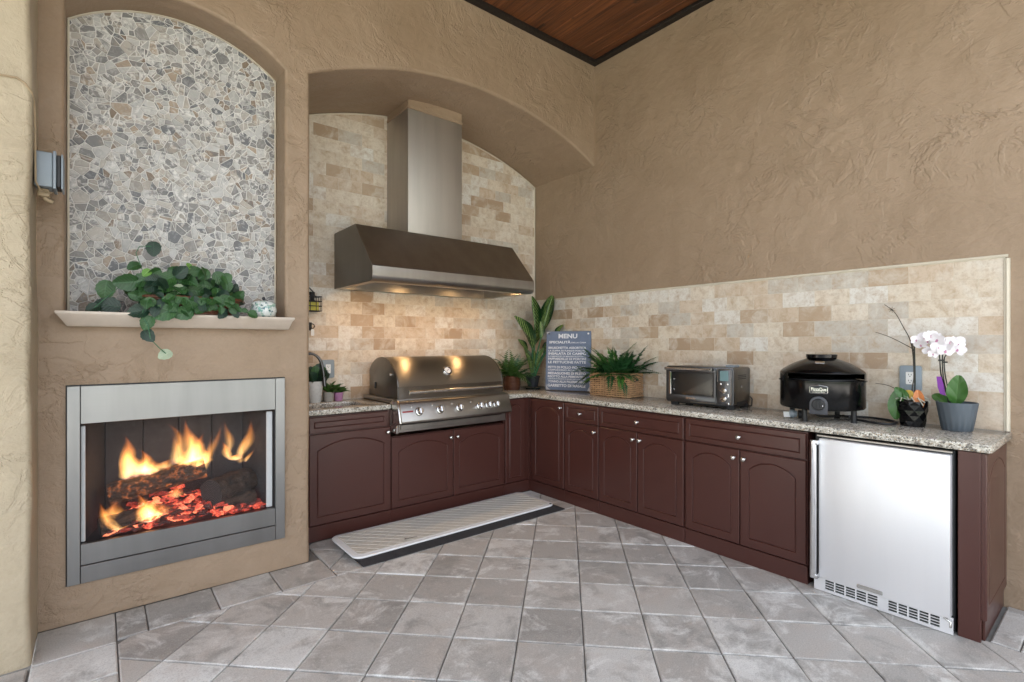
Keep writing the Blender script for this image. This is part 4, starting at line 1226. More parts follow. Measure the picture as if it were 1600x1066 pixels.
# ================================================================== ELECTRICAL
ob = thing('outlet_box', 'grey weatherproof outlet box with an open lid fixed to the side of the stucco column', 'outlet box', (-3.925, -1.03, 2.155))
b = MB(); b.box(.0, .062, -.055, .055, -.078, .078); obj('body', b, M['grey_pale'], ob, bevel=.006, seg=3)
b = MB(); b.box(.0625, .074, -.060, .060, -.084, .086); obj('rim', b, M['grey_pale'], ob, bevel=.003, seg=2)
b = MB(); b.box(.0745, .090, -.050, .050, -.072, .072); obj('receptacle', b, M['black_matte'], ob, bevel=.003)
b = MB(); b.box(.0905, .098, -.060, .060, -.080, .076); obj('lid', b, M['grey_pale'], ob, bevel=.003, seg=2)
b = MB(); b.box(.008, .05, -.02, .02, -.115, -.079); obj('conduit_hub', b, M['tan_paint'], ob, bevel=.006, seg=2)
b = MB(); b.tube([(.03, 0, -.10), (.035, 0, -.125), (.06, 0, -.135)], .010, 8); obj('conduit', b, M['tan_paint'], ob, smooth=60)
b = MB(); b.tube([(-4.06, -1.186, 2.488), (-4.02, -1.187, 2.490), (-3.97, -1.187, 2.494), (-3.945, -1.187, 2.478), (-3.926, -1.172, 2.452), (-3.922, -1.12, 2.43), (-3.920, -1.105, 2.36), (-3.919, -1.102, 2.20), (-3.918, -1.10, 2.09), (-3.905, -1.08, 2.06), (-3.87, -1.04, 2.06)], .0042, 6)
o = obj('cable', b, M['tan_paint'], smooth=60); tag(o, 'thin tan cable stapled along the stucco column down to the outlet box', 'cable')
def outlet(loc, rz, label):
    t = thing('wall_outlet', label, 'outlet', loc, rz)
    b = MB(); b.prism(rrect(-.052, .052, -.073, .073, .012), -.026, -.0002, 'y'); obj('cover', b, M['grey_box'], t, bevel=.004, seg=2)
    b = MB(); b.prism(rrect(-.020, .020, -.036, .036, .004), -.029, -.0262, 'y'); f = obj('duplex', b, M['white'], t, bevel=.001)
    for z in (-.0175, .0175):
        for x in (-.006, .006):
            b = MB(); b.box(x-.0013, x+.0013, -.0296, -.0291, z-.001, z+.008); obj('slot', b, M['black_matte'], f)
        b = MB(); b.lathe([(.0028, -.0291), (.0028, -.0296)], 10, c=(0, 0, z-.007), ax='y'); obj('ground_hole', b, M['black_matte'], f)
    return t
outlet((0, -3.318, 1.174), R(-90), 'grey weatherproof wall outlet on the cream tiles behind the bare orchid')
outlet((-2.262, 0, 1.172), 0, 'grey weatherproof wall outlet on the tiles behind the faucet')

# ================================================================== PLANT HELPERS
def leaf_mesh(name, prof, rows=7, fold=0.12, curl=0.15, serr=0.0, wav=0.0, cols=4):
    """unit leaf along +y, width from prof(t); z is up (upper side)"""
    b = MB(); vs = []
    for i in range(rows+1):
        t = i/rows; w_ = prof(t)
        for k in range(cols+1):
            s = k/cols*2-1
            wd = w_*(1 + (serr*(1 if i % 2 else -1) if abs(s) == 1 else 0))
            vs.append((s*wd*.5, t, abs(s)*fold*wd - curl*t*t + wav*math.sin(t*9+s*2)*abs(s)*w_))
    c = cols+1
    b.add(vs, [(i*c+k, i*c+k+1, (i+1)*c+k+1, (i+1)*c+k) for i in range(rows) for k in range(cols)])
    return b.mesh(name, fix=False, smooth=180)
def frame_mtx(loc, direction, up, sx, sy, sz=None):
    y = Vector(direction).normalized(); z = Vector(up); z = (z - y*z.dot(y))
    z = z.normalized() if z.length > 1e-5 else y.orthogonal().normalized()
    x = y.cross(z)
    m = Matrix((x, y, z)).transposed().to_4x4()
    return Matrix.Translation(loc) @ m @ Matrix.Diagonal((sx, sy, sz or sy, 1))
IVY = [leaf_mesh('leaf', lambda t: 1.0*(max(0, math.sin(PI*(t*.93+.035)))**.62)*(1-.28*t), 9, f, c, .045, .03) for f, c in ((.10,.12), (.18,.25), (.05,.32))]
def ivy_leaf(parent, loc, dr, up, s, mat):
    me = rnd.choice(IVY)
    key = me.name + mat
    if key not in IVYC:
        c = me.copy(); c.materials.clear(); c.materials.append(M[mat]); IVYC[key] = c
    link('leaf', IVYC[key], parent, None, mtx=frame_mtx(loc, dr, up, s, s))
IVYC = {}

# ---- ivy basket on the mantel
iv = thing('ivy_basket', 'trailing green ivy plant in a low brown wicker basket on the mantel shelf', 'potted plant', (-3.30, -0.905, 1.5305))
def I(p): return (p[0]+3.30, p[1]+0.905, p[2]-1.5305)
b = MB()
for r_ in range(7):
    z = .008 + r_*.0115; e = 1+.018*r_
    pts = [(math.cos(2*PI*k/64)*.205*e, math.sin(2*PI*k/64)*.078*e + (.003 if (k+r_) % 2 else -.003), z) for k in range(65)]
    b.tube(pts, .0068, 6, cap=False)
b.tube([(math.cos(2*PI*k/48)*.235, math.sin(2*PI*k/48)*.090, .088) for k in range(49)], .010, 6, cap=False)
b.prism([(math.cos(2*PI*k/32)*.20, math.sin(2*PI*k/32)*.075) for k in range(32)], .001, .012)
obj('basket', b, M['wicker_dark'], iv, smooth=60)
b = MB(); b.prism([(math.cos(2*PI*k/32)*.205, math.sin(2*PI*k/32)*.078) for k in range(32)], .055, .075); obj('soil', b, M['soil'], iv)
ivl = [(-3.588,-0.930,1.687,0.093),(-3.528,-0.930,1.701,0.079),(-3.506,-0.930,1.662,0.086),(-3.421,-0.930,1.717,0.079),(-3.344,-0.930,1.730,0.086),(-3.472,-0.930,1.747,0.057),(-3.380,-0.930,1.759,0.064),(-3.302,-0.930,1.766,0.064),(-3.252,-0.930,1.756,0.064),(-3.183,-0.930,1.743,0.072),(-3.144,-0.930,1.746,0.057),(-3.144,-0.930,1.702,0.064),(-3.296,-0.930,1.662,0.086),(-3.252,-0.930,1.694,0.057),(-3.189,-0.930,1.651,0.079),(-3.371,-0.930,1.668,0.054),(-3.415,-0.930,1.613,0.061),(-3.504,-0.980,1.584,0.057),(-3.437,-0.980,1.536,0.093),(-3.353,-0.980,1.536,0.079),(-3.320,-0.980,1.565,0.064),(-3.259,-0.980,1.593,0.061),(-3.172,-0.980,1.615,0.057),(-3.097,-0.930,1.630,0.057),(-3.544,-1.000,1.539,0.079),(-3.511,-1.010,1.485,0.068),(-3.514,-1.010,1.422,0.064),(-3.435,-1.010,1.321,0.061),(-3.676,-0.880,1.655,0.086),(-3.660,-0.880,1.569,0.093),(-3.481,-0.930,1.873,0.072),(-3.558,-0.930,1.776,0.057),(-3.509,-0.930,1.744,0.043),(-3.323,-0.930,1.799,0.032),(-3.033,-0.980,1.541,0.050),(-3.073,-0.980,1.561,0.029),(-3.722,-0.880,1.553,0.057)]
mats = ['ivy']*len(ivl)
for k in (24, 26, 29, 30, 36): mats[k] = 'ivy_dark'
for k in (32, 33): mats[k] = 'ivy_lime'
for k in (15, 27): mats[k] = 'ivy_pale'
ivl = [(x, y if y != -0.980 else -1.022, z, s) for (x, y, z, s) in ivl]
lr = random.Random(12)
for (x, y, z, s), mt in zip(ivl, mats):
    dr = Vector((lr.uniform(-.8,.8) + (x+3.3)*2.0, -.15, lr.uniform(-.9,.25))).normalized()
    p = Vector(I((x, y, z))) - dr*s*.5
    ivy_leaf(iv, p, dr, (lr.uniform(-.45,.45), -1.0, lr.uniform(-.35,.35)), s*1.12, mt)
for k in range(46):
    x = -3.315 + lr.uniform(-.21, .21); z_ = 1.635 - .085*lr.random()**1.3
    dr = Vector((lr.uniform(-.8,.8), lr.uniform(-.5,-.1), lr.uniform(-1.0,-.2))).normalized()
    ivy_leaf(iv, I((x, -1.0 - .02*lr.random(), z_)), dr, (lr.uniform(-.5,.5), -1, lr.uniform(-.2,.4)), lr.uniform(.034, .062), 'ivy' if lr.random() < .7 else 'ivy_dark')
for k in range(105):
    a = lr.uniform(0, PI); rr = math.sqrt(lr.random())
    x = -3.315 + .235*rr*math.cos(a)*1.0; zz = 1.60 + .175*rr*math.sin(a)*(1-.35*abs(x+3.315)/.24)
    y = -.905 + lr.uniform(-.05, .085)
    s = lr.uniform(.038, .072)
    dr = Vector(((x+3.31)*3+lr.uniform(-.7,.7), lr.uniform(-.8,.3), lr.uniform(-.6,.7))).normalized()
    ivy_leaf(iv, I((x, y, zz)), dr, (lr.uniform(-.6,.6), lr.uniform(-1,-.4), lr.uniform(-.3,.6)), s*1.1, 'ivy' if lr.random() < .68 else 'ivy_dark')
b = MB()
for pts in ([(-3.45,-.92,1.64),(-3.55,-.90,1.68),(-3.62,-.885,1.665),(-3.68,-.88,1.60),(-3.72,-.875,1.555)],
            [(-3.50,-.92,1.68),(-3.53,-.92,1.76),(-3.555,-.925,1.84),(-3.54,-.93,1.875),(-3.49,-.93,1.88)],
            [(-3.47,-.97,1.60),(-3.52,-.99,1.57),(-3.535,-1.005,1.52),(-3.51,-1.012,1.47),(-3.50,-1.012,1.40),(-3.465,-1.012,1.355),(-3.435,-1.01,1.325)],
            [(-3.15,-.94,1.62),(-3.10,-.965,1.58),(-3.06,-.985,1.555),(-3.02,-.99,1.535)],
            [(-3.40,-.97,1.60),(-3.37,-.995,1.545),(-3.40,-.998,1.525)]):
    b.tube([I(p) for p in pts], .0022, 5)
obj('vine_stem', b, M['stalk'], iv, smooth=60)
# ---- mosaic jar
t = thing('trinket_jar', 'small white and green mosaic jar with a dark knob on the mantel', 'jar', (-2.945, -0.895, 1.5305))
b = MB(); b.lathe([(.040, 0), (.058, .008), (.070, .034), (.070, .052), (.064, .070)], 32); obj('body', b, M['mosaic'], t, smooth=50)
b = MB(); b.lathe([(.068, .0705), (.069, .076), (.060, .088), (.035, .097), (.008, .100)], 32); ld_ = obj('lid', b, M['mosaic'], t, smooth=50)
b = MB(); b.lathe([(.004, .1003), (.009, .108), (.010, .114), (.005, .121), (.0, .122)], 14, cap1=False); obj('knob', b, M['pot_dark'], ld_, smooth=60)

# ================================================================== FERNS
def frond_mesh(L, width, pairs, droop, lift, seed, pw=0.30, curlp=0.2):
    """arched frond along +y, rachis in the yz plane, paired pinnae"""
    fr_ = random.Random(seed); b = MB()
    def pt(t):
        return Vector((.05*L*math.sin(t*2+seed), L*t*(1-.18*droop*t), L*(lift*t - droop*t*t)))
    b.tube([pt(i/8) for i in range(9)], [.0022*(1-.7*i/8) for i in range(9)], 4, cap=False)
    for i in range(pairs):
        t = .10 + .88*i/pairs
        p = pt(t); tg = (pt(min(1, t+.02))-p).normalized()
        ln = width*(math.sin(PI*min(1, .16+.86*t))**.7)*(1-.35*t)*fr_.uniform(.85, 1.1)
        for sd in (-1, 1):
            side = Vector((sd, 0, 0))
            d_ = (side*1.0 + tg*.55 + Vector((0, 0, fr_.uniform(-.25, .12)))).normalized()
            wv = (tg*.9 - d_*.2).normalized()*ln*pw*.5
            tip = p + d_*ln + Vector((0, 0, -curlp*ln*.5)); mid = p + d_*ln*.5 + Vector((0, 0, .04*ln))
            b.add([p, mid-wv, tip, mid+wv], [(0, 1, 2), (0, 2, 3)])
    tip = pt(1.0)
    return b.mesh('frond', fix=False)
def fern(parent, n, L, wid, mats, origin, spread, seed, tilt=(15, 80), pairs=16, kinds=5, pw=.3, squash=1.0, fan=(0, 360), jit=.03):
    fr_ = random.Random(seed); ms = []
    for k in range(kinds):
        ms.append(frond_mesh(1.0, wid, pairs, .25+.5*fr_.random(), .12+.2*fr_.random(), seed*7+k, pw))
    cache = {}
    for k in range(n):
        az = R(fan[0] + (fan[1]-fan[0])*(k+fr_.random()*.8)/n) ; tl = R(fr_.uniform(*tilt))
        dr = Vector((math.cos(az)*math.cos(tl)*squash, math.sin(az)*math.cos(tl), math.sin(tl)))
        mat = fr_.choice(mats); mi = fr_.randrange(kinds)
        if (mi, mat) not in cache:
            c = ms[mi].copy(); c.materials.append(M[mat]); cache[(mi, mat)] = c
        l = L*fr_.uniform(.7, 1.05)
        p = (origin[0]+spread[0]*math.cos(az)*fr_.random()+fr_.uniform(-jit, jit), origin[1]+spread[1]*math.sin(az)*fr_.random()+fr_.uniform(-jit, jit)*.6, origin[2])
        link('frond', cache[(mi, mat)], parent, None, mtx=frame_mtx(p, dr, (-.2*dr.x, -.2*dr.y, 1) if tl < 1.1 else (-math.cos(az), -math.sin(az), .3), l, l))
def wicker_box(parent, x0, x1, y0, y1, h, rows, mat):
    """woven box: rows of strands that pass in front of and behind upright stakes"""
    b = MB(); per = []
    st = .029
    for (a, c_) in (((x0,y0),(x1,y0)), ((x1,y0),(x1,y1)), ((x1,y1),(x0,y1)), ((x0,y1),(x0,y0))):
        n = max(2, round(math.hypot(c_[0]-a[0], c_[1]-a[1])/st))
        nx, ny = (c_[1]-a[1]), -(c_[0]-a[0]); l = math.hypot(nx, ny)
        for i in range(n): per.append((a[0]+(c_[0]-a[0])*i/n, a[1]+(c_[1]-a[1])*i/n, nx/l, ny/l))
    hr = h/rows
    for r_ in range(rows):
        pts = []; rad = []
        for i in range(len(per)*2+1):
            p = per[(i//2) % len(per)]; q = per[((i+1)//2) % len(per)]
            x, y = (p[0]+q[0])/2, (p[1]+q[1])/2
            o_ = 0.001 if i % 2 else (.0105 if (i//2+r_) % 2 else -.008)
            pts.append((x+p[2]*o_, y+p[3]*o_, hr*(r_+.5)+.0028*noise.noise((i*.5, r_*1.7, 2))))
            rad.append(hr*(.40+.12*noise.noise((i*.7, r_*2.3, 8))))
        b.tube(pts, rad, 6, cap=False)
    obj('weave', b, M[mat], parent, smooth=60)
    b = MB()
    for p in per: b.tube([(p[0], p[1], 0.001), (p[0], p[1], h)], .0042, 5)
    obj('stakes', b, M[mat], parent, smooth=60)
    b = MB(); b.tube([(x0,y0,h+.004),(x1,y0,h+.004)], .009, 8); b.tube([(x1,y0,h+.004),(x1,y1,h+.004)], .009, 8); b.tube([(x1,y1,h+.004),(x0,y1,h+.004)], .009, 8); b.tube([(x0,y1,h+.004),(x0,y0,h+.004)], .009, 8)
    obj('rim', b, M[mat], parent, smooth=60)
    b = MB(); b.box(x0+.006, x1-.006, y0+.006, y1-.006, .002, h*.86); obj('soil', b, M['soil'], parent)
fb = thing('fern_basket', 'big dark green fern filling a rectangular tan wicker basket between menu board and oven', 'potted plant', (-0.135, -1.235, ZCT), R(-88))
wicker_box(fb, -.203, .203, -.108, .098, .195, 11, 'wicker')
b = MB(); b.prism([(.2085+.0, 0), ] and rrect(-.035, .035, .135, .160, .010), .2085, .2125, 'x'); obj('hand_hole', b, M['black_matte'], fb)
fern(fb, 74, .385, .17, ['fern','fern','fern','fern','fern_lime'], (0, 0, .17), (.16, .05), 3, (5, 72), 20, 6, .62, 1.0)
fern(fb, 22, .34, .16, ['fern','fern','fern_lime'], (0, -.05, .185), (.17, .03), 9, (-12, 25), 20, 4, .62, 1.0, (180, 360))
pf = thing('palm_pot', 'small light green palm in a round woven pot right behind the grill', 'potted plant', (-0.475, -0.185, ZCT))
b = MB()
for r_ in range(9):
    z = .008+r_*.015; e = .066+.012*math.sin(PI*(r_+1)/10)
    b.tube([(math.cos(2*PI*k/40)*(e+(.003 if (k+r_) % 2 else -.002)), math.sin(2*PI*k/40)*(e+(.003 if (k+r_) % 2 else -.002)), z) for k in range(41)], .0083, 6, cap=False)
b.lathe([(.06, .001), (.062, .12)], 24); obj('pot', b, M['wicker_dark'], pf, smooth=60)
b = MB(); b.lathe([(.060, .1205), (.0, .128)], 20, cap1=False); obj('soil', b, M['soil'], pf)
fern(pf, 46, .32, .26, ['palm','palm','fern'], (0, 0, .125), (.02, .02), 5, (8, 78), 13, 5, .30, 1.0)
# ---- dieffenbachia
df = thing('dieffenbachia', 'tall potted plant with long variegated leaves in the counter corner behind the menu board', 'potted plant', (-0.205, -0.195, ZCT+.016))
def D(x, z, y=-.2): return (x+.205, y+.195, z-ZCT-.016)
b = MB(); b.lathe([(.052, .0), (.060, .045), (.072, .098), (.076, .098), (.076, .112), (.070, .112), (.068, .095)], 28, cap1=False); obj('pot', b, M['pot_dark'], df, smooth=40)
b = MB(); b.lathe([(.069, .096), (.0, .102)], 20, cap1=False); obj('soil', b, M['soil'], df)
DL = [leaf_mesh('leaf', lambda t: 1.0*(math.sin(PI*min(1, t*.94+.03))**.75), 12, f, c, 0, .03, 6) for f, c in ((.22, .05), (.16, .16))]
for (a, tip, w_, yy, k, up_) in (((-.125, 1.50), (-.005, 1.885), .115, -.26, 0, (-.75,-.65,.1)), ((-.195, 1.48), (-.250, 1.862), .085, -.22, 0, (-.3,-1,.1)), ((-.262, 1.33), (-.500, 1.648), .105, -.25, 0, (-.2,-1,.5)),
                           ((-.150, 1.40), (-.02, 1.62), .08, -.15, 1, (-.6,-.6,.5)), ((-.110, 1.36), (.0, 1.58), .07, -.12, 1, (-.7,-.4,.4)), ((-.19, 1.43), (-.20, 1.60), .065, -.30, 1, (-.4,-.9,.3)),
                           ((-.10, 1.27), (-.03, 1.42), .075, -.25, 1, (-.8,-.5,.2)), ((-.245, 1.30), (-.36, 1.42), .06, -.15, 1, (-.3,-.8,.5)), ((-.09, 1.45), (-.02, 1.58), .06, -.42, 1, (-.6,-.2,.8))):
    p = Vector(D(a[0], a[1], yy)); q = Vector(D(tip[0], tip[1], yy-.02)); dr = q-p
    me = DL[k]
    link('leaf', me, df, M['dief'], mtx=frame_mtx(p, dr, up_, w_*1.15, dr.length))
    s = MB(); base = Vector((rnd.uniform(-.02,.02), rnd.uniform(-.02,.02), .10))
    mid = base.lerp(p, .55) + Vector((0, 0, .03))
    s.tube([base, base.lerp(mid, .5)+Vector((0,0,.02)), mid, p, p+dr*.25], [.012, .010, .008, .006, .003], 7); obj('petiole', s, M['stalk'], df, smooth=60)
for k in range(6):                                    # sheathing spears at the foot
    a = k*1.05; p = Vector((.015*math.cos(a), .015*math.sin(a), .10)); dr = Vector((.30*math.cos(a), .25*math.sin(a)-.05, 1))
    link('leaf', DL[0], df, M['stalk'] if False else None, mtx=frame_mtx(p, dr, (-math.cos(a), -math.sin(a)-.3, .1), .045, .26+.03*(k % 3)))
b = MB(); b.tube([(.0, 0, .09), (.003, 0, .17), (-.005, 0, .22)], [.022, .02, .012], 10); obj('stem', b, M['stalk'], df, smooth=60)
t = thing('saucer', 'glossy teal plate under the dark pot of the tall variegated plant', 'plate', (-0.205, -0.195, ZCT))
b = MB(); b.lathe([(.07, .0), (.085, .003), (.132, .012), (.134, .015), (.085, .007), (.0, .006)], 40, cap1=False); obj('plate', b, M['saucer'], t, smooth=50)

# ================================================================== MENU BOARD
mc = Vector((-0.128, -0.622, ZCT)); ang = math.atan2(-0.842+0.403, -0.012+0.222)   # left foot to right foot
mb_ = thing('menu_board', 'blue grey tin menu board with white hand lettered Italian dishes leaning in the corner', 'sign', mc, ang)
BW, BH = 0.462, 0.585
tilt = Matrix.Rotation(R(-3.5), 4, 'X')
b = MB(); b.prism(rrect(-BW/2, BW/2, 0.002, BH, .004, 2), -.004, .004, 'y'); link('panel', b.mesh('panel', bevel=.001), mb_, M['slate'], mtx=tilt)
b = MB(); b.tube([(-BW/2,0,.004),(BW/2,0,.004),(BW/2,0,BH),(-BW/2,0,BH),(-BW/2,0,.004)], .0042, 6); link('rolled_edge', b.mesh('rolled_edge', smooth=60), mb_, M['gunmetal'], mtx=tilt)
b = MB()
for q in ([(-BW/2+.003,.004),(-BW/2+.055,.004),(-BW/2+.03,.018),(-BW/2+.012,.045),(-BW/2+.003,.07)], [(BW/2-.003,.10),(BW/2-.010,.09),(BW/2-.006,.05),(BW/2-.03,.006),(BW/2-.003,.004)], [(-BW/2+.004,BH-.03),(-BW/2+.004,BH-.004),(-BW/2+.05,BH-.004),(-BW/2+.02,BH-.012)]):
    b.add([(p[0], -.0046, p[1]) for p in q], [tuple(range(len(q)))])
link('worn_patch', b.mesh('worn_patch', fix=False), mb_, M['tin'], mtx=tilt)
for sx in (-1, 1):
    b = MB(); b.lathe([(.009, -.0045), (.009, -.0065), (.0, -.007)], 12, c=(sx*(BW/2-.028), 0, BH-.024), ax='y', cap1=False)
    link('rivet', b.mesh('rivet', smooth=40), mb_, M['white'] if sx > 0 else M['gunmetal'], mtx=tilt)
def text(parent, s, size, x, z, y, mat, width=None, mtx=None, align='LEFT', off=0.0, name='lettering'):
    cu = bpy.data.curves.new(name, 'FONT'); cu.body = s; cu.size = size; cu.align_x = align; cu.extrude = .0003; cu.offset = off
    cu.materials.append(mat)
    o = bpy.data.objects.new(name, cu); COL.objects.link(o); o.parent = parent
    sx = 1.0
    if width:
        bpy.context.view_layer.update()
        sx = width/max(.001, o.dimensions.x)
    m = Matrix.Translation((x, y, z)) @ Matrix.Rotation(R(90), 4, 'X') @ Matrix.Diagonal((sx, 1, 1, 1))
    bpy.context.view_layer.update()
    me = bpy.data.meshes.new_from_object(o)
    me.name = name
    bpy.data.objects.remove(o)
    o = link(name, me, parent, None, mtx=(mtx @ m) if mtx is not None else m)
    return o
LN = [('MENU', .060, .125, .517, .195, .003), ('SPECIALITÀ', .032, .030, .466, .225, .0016), ('DELLA CASA', .017, .262, .467, .150, .0006),
      ('BRUSCHETTA ASSORTITA', .030, .022, .411, .392, .0012), ('LA ZUPPA DI FUNGHI PORCINI', .020, .022, .385, .392, .0008), ('INSALATA DI CAMPO', .032, .022, .353, .392, .0016),
      ('IL CARPACCIO DI MANZO SCOTTATO', .018, .022, .330, .392, .0007), ('PAPPARDELLE DI PORCINI', .030, .022, .301, .392, .0012), ('LE FETTUCINE FATTE', .032, .022, .268, .392, .0014),
      ('PETTI DI POLLO PICCATA', .032, .022, .217, .392, .0013), ('CAPPUCCINO ALLA CREMA', .020, .022, .194, .392, .0008), ('MEDAGLIONES DI FILETO', .032, .022, .158, .392, .0018),
      ('RISOTTO ALLA PIEMONTESE', .029, .022, .127, .392, .0012), ('CARCIOFI E FUNGHI IN SALSA DELLA NONNA', .014, .022, .108, .392, .0005), ('TONNO ALLA PALERMITANA', .030, .028, .077, .385, .0013), ('GARRETTO DI MAIALE', .036, .022, .036, .392, .002)]
for s, sz, x, z, wd, off in LN:
    off *= .7
    o = text(mb_, s, sz, -BW/2+x, z, -.0048, M['chalk'], wd, tilt, 'LEFT', off)

# ================================================================== TOASTER OVEN
to = thing('toaster_oven', 'stainless countertop toaster oven with a glass door, racks and a blue display', 'oven', (-0.335, -1.882, ZCT), R(-86))
TW, TH_, TD = 0.515, 0.292, 0.285
z0 = .030
b = MB(); b.prism(rrect(.004, TW-.004, z0, TH_, .016), .030, TD, 'y'); obj('body', b, M['gunmetal'] if False else M['steel_y'], to, bevel=.004, seg=2)
b = MB(); b.prism(rrect(0, TW, z0-.004, TH_+.003, .020), .0, .0295, 'y', holes=[list(reversed(rrect(.036, .370, z0+.052, TH_-.040, .012)))]); obj('face_frame', b, M['gunmetal'], to, bevel=.003, seg=2)
b = MB(); b.prism(rrect(.012, .392, z0+.010, TH_-.010, .012), -.010, -.0005, 'y', holes=[list(reversed(rrect(.036, .370, z0+.054, TH_-.042, .012)))]); dr_ = obj('door', b, M['gunmetal'], to, bevel=.002, seg=2)
b = MB(); b.prism(rrect(.0355, .3705, z0+.0535, TH_-.0415, .012), -.006, -.003, 'y'); obj('window', b, M['glass'], dr_)
b = MB(); b.prism(rrect(.030, .046, z0+.050, TH_-.038, .006), -.0125, -.0102, 'y'); obj('window_edge', b, M['chrome'], dr_, bevel=.001)
b = MB(); b.tube([(.018, -.042, TH_-.016), (.372, -.042, TH_-.016)], .0085, 12); h_ = obj('handle', b, M['chrome'], dr_, smooth=60)
for x in (.020, .370):
    b = MB(); b.box(x-.010, x+.010, -.046, -.0105, TH_-.028, TH_-.006); obj('bracket', b, M['steel_y'], h_, bevel=.004, seg=2)
b = MB(); b.box(.034, .372, .0297, .24, z0+.048, z0+.050); b.box(.034, .372, .238, .24, z0+.05, TH_-.036); b.box(.034, .372, .03, .24, TH_-.038, TH_-.036); b.box(.034, .036, .03, .238, z0+.0501, TH_-.0381); b.box(.370, .372, .03, .238, z0+.0501, TH_-.0381)
obj('cavity', b, M['black_matte'], to)
for z in (.118, .155, .196):
    b = MB()
    b.tube([(.045, .035, z), (.362, .035, z)], .0048, 6); b.tube([(.045, .20, z), (.362, .20, z)], .0032, 6)
    for k in range(15): b.tube([(.055+.0212*k, .035, z), (.055+.0212*k, .20, z)], .0016, 5)
    b.tube([(.350, .026, z-.006), (.362, .026, z+.006)], .004, 6); b.tube([(.048, .026, z+.004), (.056, .026, z-.006)], .004, 6)
    obj('rack', b, M['nickel'], to, smooth=60)
b = MB(); b.prism(rrect(.400, .508, z0+.006, TH_-.006, .014), -.010, -.0005, 'y'); pn = obj('control_panel', b, M['gunmetal'], to, bevel=.003, seg=2)
b = MB(); b.tube([(.407, -.010, TH_-.10), (.407, -.010, TH_-.016), (.415, -.010, TH_-.010), (.494, -.010, TH_-.010), (.502, -.010, TH_-.018), (.502, -.010, z0+.018), (.494, -.010, z0+.010)], .0028, 6); obj('panel_rim', b, M['chrome'], pn, smooth=60)
b = MB(); b.prism(rrect(.424, .484, TH_-.092, TH_-.022, .004), -.013, -.0102, 'y'); obj('display', b, M['display'], pn, bevel=.001)
kb = MB(); kb.lathe([(.020, -.010), (.020, -.024), (.017, -.027), (.0, -.0275)], 22, ax='y', cap1=False); kb.box(-.027, -.005, -.022, -.014, -.006, .006); TK = kb.mesh('dial_knob', smooth=40)
for z in (.128, .070): link('dial_knob', TK, pn, M['chrome'], loc=(.455, 0, z+.006))
for x, z in ((.430, .178), (.478, .178), (.482, .104), (.482, .094), (.484, .043)):
    b = MB(); b.lathe([(.0075, -.010), (.007, -.014), (.0, -.015)], 14, c=(x, 0, z), ax='y', cap1=False); obj('button', b, M['chrome'], pn, smooth=40)
text(dr_, 'Breville', .020, .165, z0+.026, -.0106, M['nickel'], .075)
b = MB(); b.box(.20, .39, -.006, -.0002, z0+.0005, z0+.009); obj('crumb_tray', b, M['steel_y'], to, bevel=.001)
for x in (.03, .455):
    for y in (.015, .235):
        b = MB(); b.box(x, x+.055, y, y+.035, .0, z0-.003); obj('foot', b, M['black_matte'], to, bevel=.004)
b = MB(); b.box(.015, TW-.015, .045, .23, .012, z0-.0005); obj('base_pan', b, M['black_matte'], to)
b = MB(); b.box(TW-.0036, TW+.0015, .07, .235, z0+.002, z0+.022); obj('side_skirt', b, M['black_matte'], to)
for k in range(3):
    b = MB(); b.box(TW-.0042, TW-.0030, .075, .215, TH_-.082+.012*k, TH_-.076+.012*k); obj('vent_slot', b, M['black_matte'], to)
b = MB(); b.lathe([(.016, .0), (.014, .003), (.0, .003)], 16, c=(TW-.0045, .155, .155), ax='x', cap1=False); obj('boss', b, M['steel_y'], to, smooth=40)
b = MB(); b.prism(rrect(.405, .470, .0, .014, .005), .12, .20, 'y'); obj('top_tab', b, M['grey_pale'], to, mtx=Matrix.Translation((0, 0, TH_)))
b = MB(); b.tube([(TW-.01, TD-.008, .085), (TW+.012, TD-.002, .06), (TW+.010, TD-.004, .01), (TW-.05, TD, .006)], .004, 6); obj('power_cord', b, M['rubber'], to, smooth=60)

# ================================================================== PIZZA OVEN
pz = thing('pizza_oven', 'round glossy black gas pizza oven on short legs with a dark mouth and dial', 'oven', (-0.262, -2.933, ZCT), R(-60))
PR = 0.226
# local -y faces the room; the mouth is cut between the pan and the dome
b = MB(); b.lathe([(PR-.02, .072), (PR-.006, .076), (PR, .085), (PR, .235), (PR+.007, .237), (PR+.007, .243), (PR-.004, .2435), (PR-.03, .2415), (.0, .2415)], 64, cap1=False); pan = obj('pan', b, M['black'], pz, smooth=40)
b = MB()
prof = [(PR+.001, .2445), (PR+.001, .284), (PR-.004, .294), (PR-.014, .303), (.190, .319), (.165, .334), (.140, .347), (.112, .359), (.085, .369), (.080, .372)]
n = 72; vs = []; fs = []
for (r_, h) in prof:
    for k in range(n):
        a = 2*PI*k/n; vs.append((r_*math.cos(a), r_*math.sin(a), h))
for i in range(len(prof)-1):
    for k in range(n):
        a = math.degrees(2*PI*(k+.5)/n)
        if i == 0 and 208 < a < 332: continue
        fs.append((i*n+k, i*n+(k+1) % n, (i+1)*n+(k+1) % n, (i+1)*n+k))
b.add(vs, fs)
me = b.mesh('dome', fix=False, smooth=40)
dm = link('dome', me, pz, M['black'])
b = MB(); b.lathe([(PR-.012, .2445), (PR-.012, .29)], 64, cap0=False, cap1=False); 
b2 = MB(); b2.lathe([(.0, .290), (PR-.010, .2895)], 48, cap0=False, cap1=False); obj('baking_roof', b2, M['black_matte'], dm)
b2 = MB(); b2.lathe([(.0, .250), (.180, .250), (.182, .243)], 40, cap0=False, cap1=False); obj('baking_stone', b2, M['black_matte'], pz)
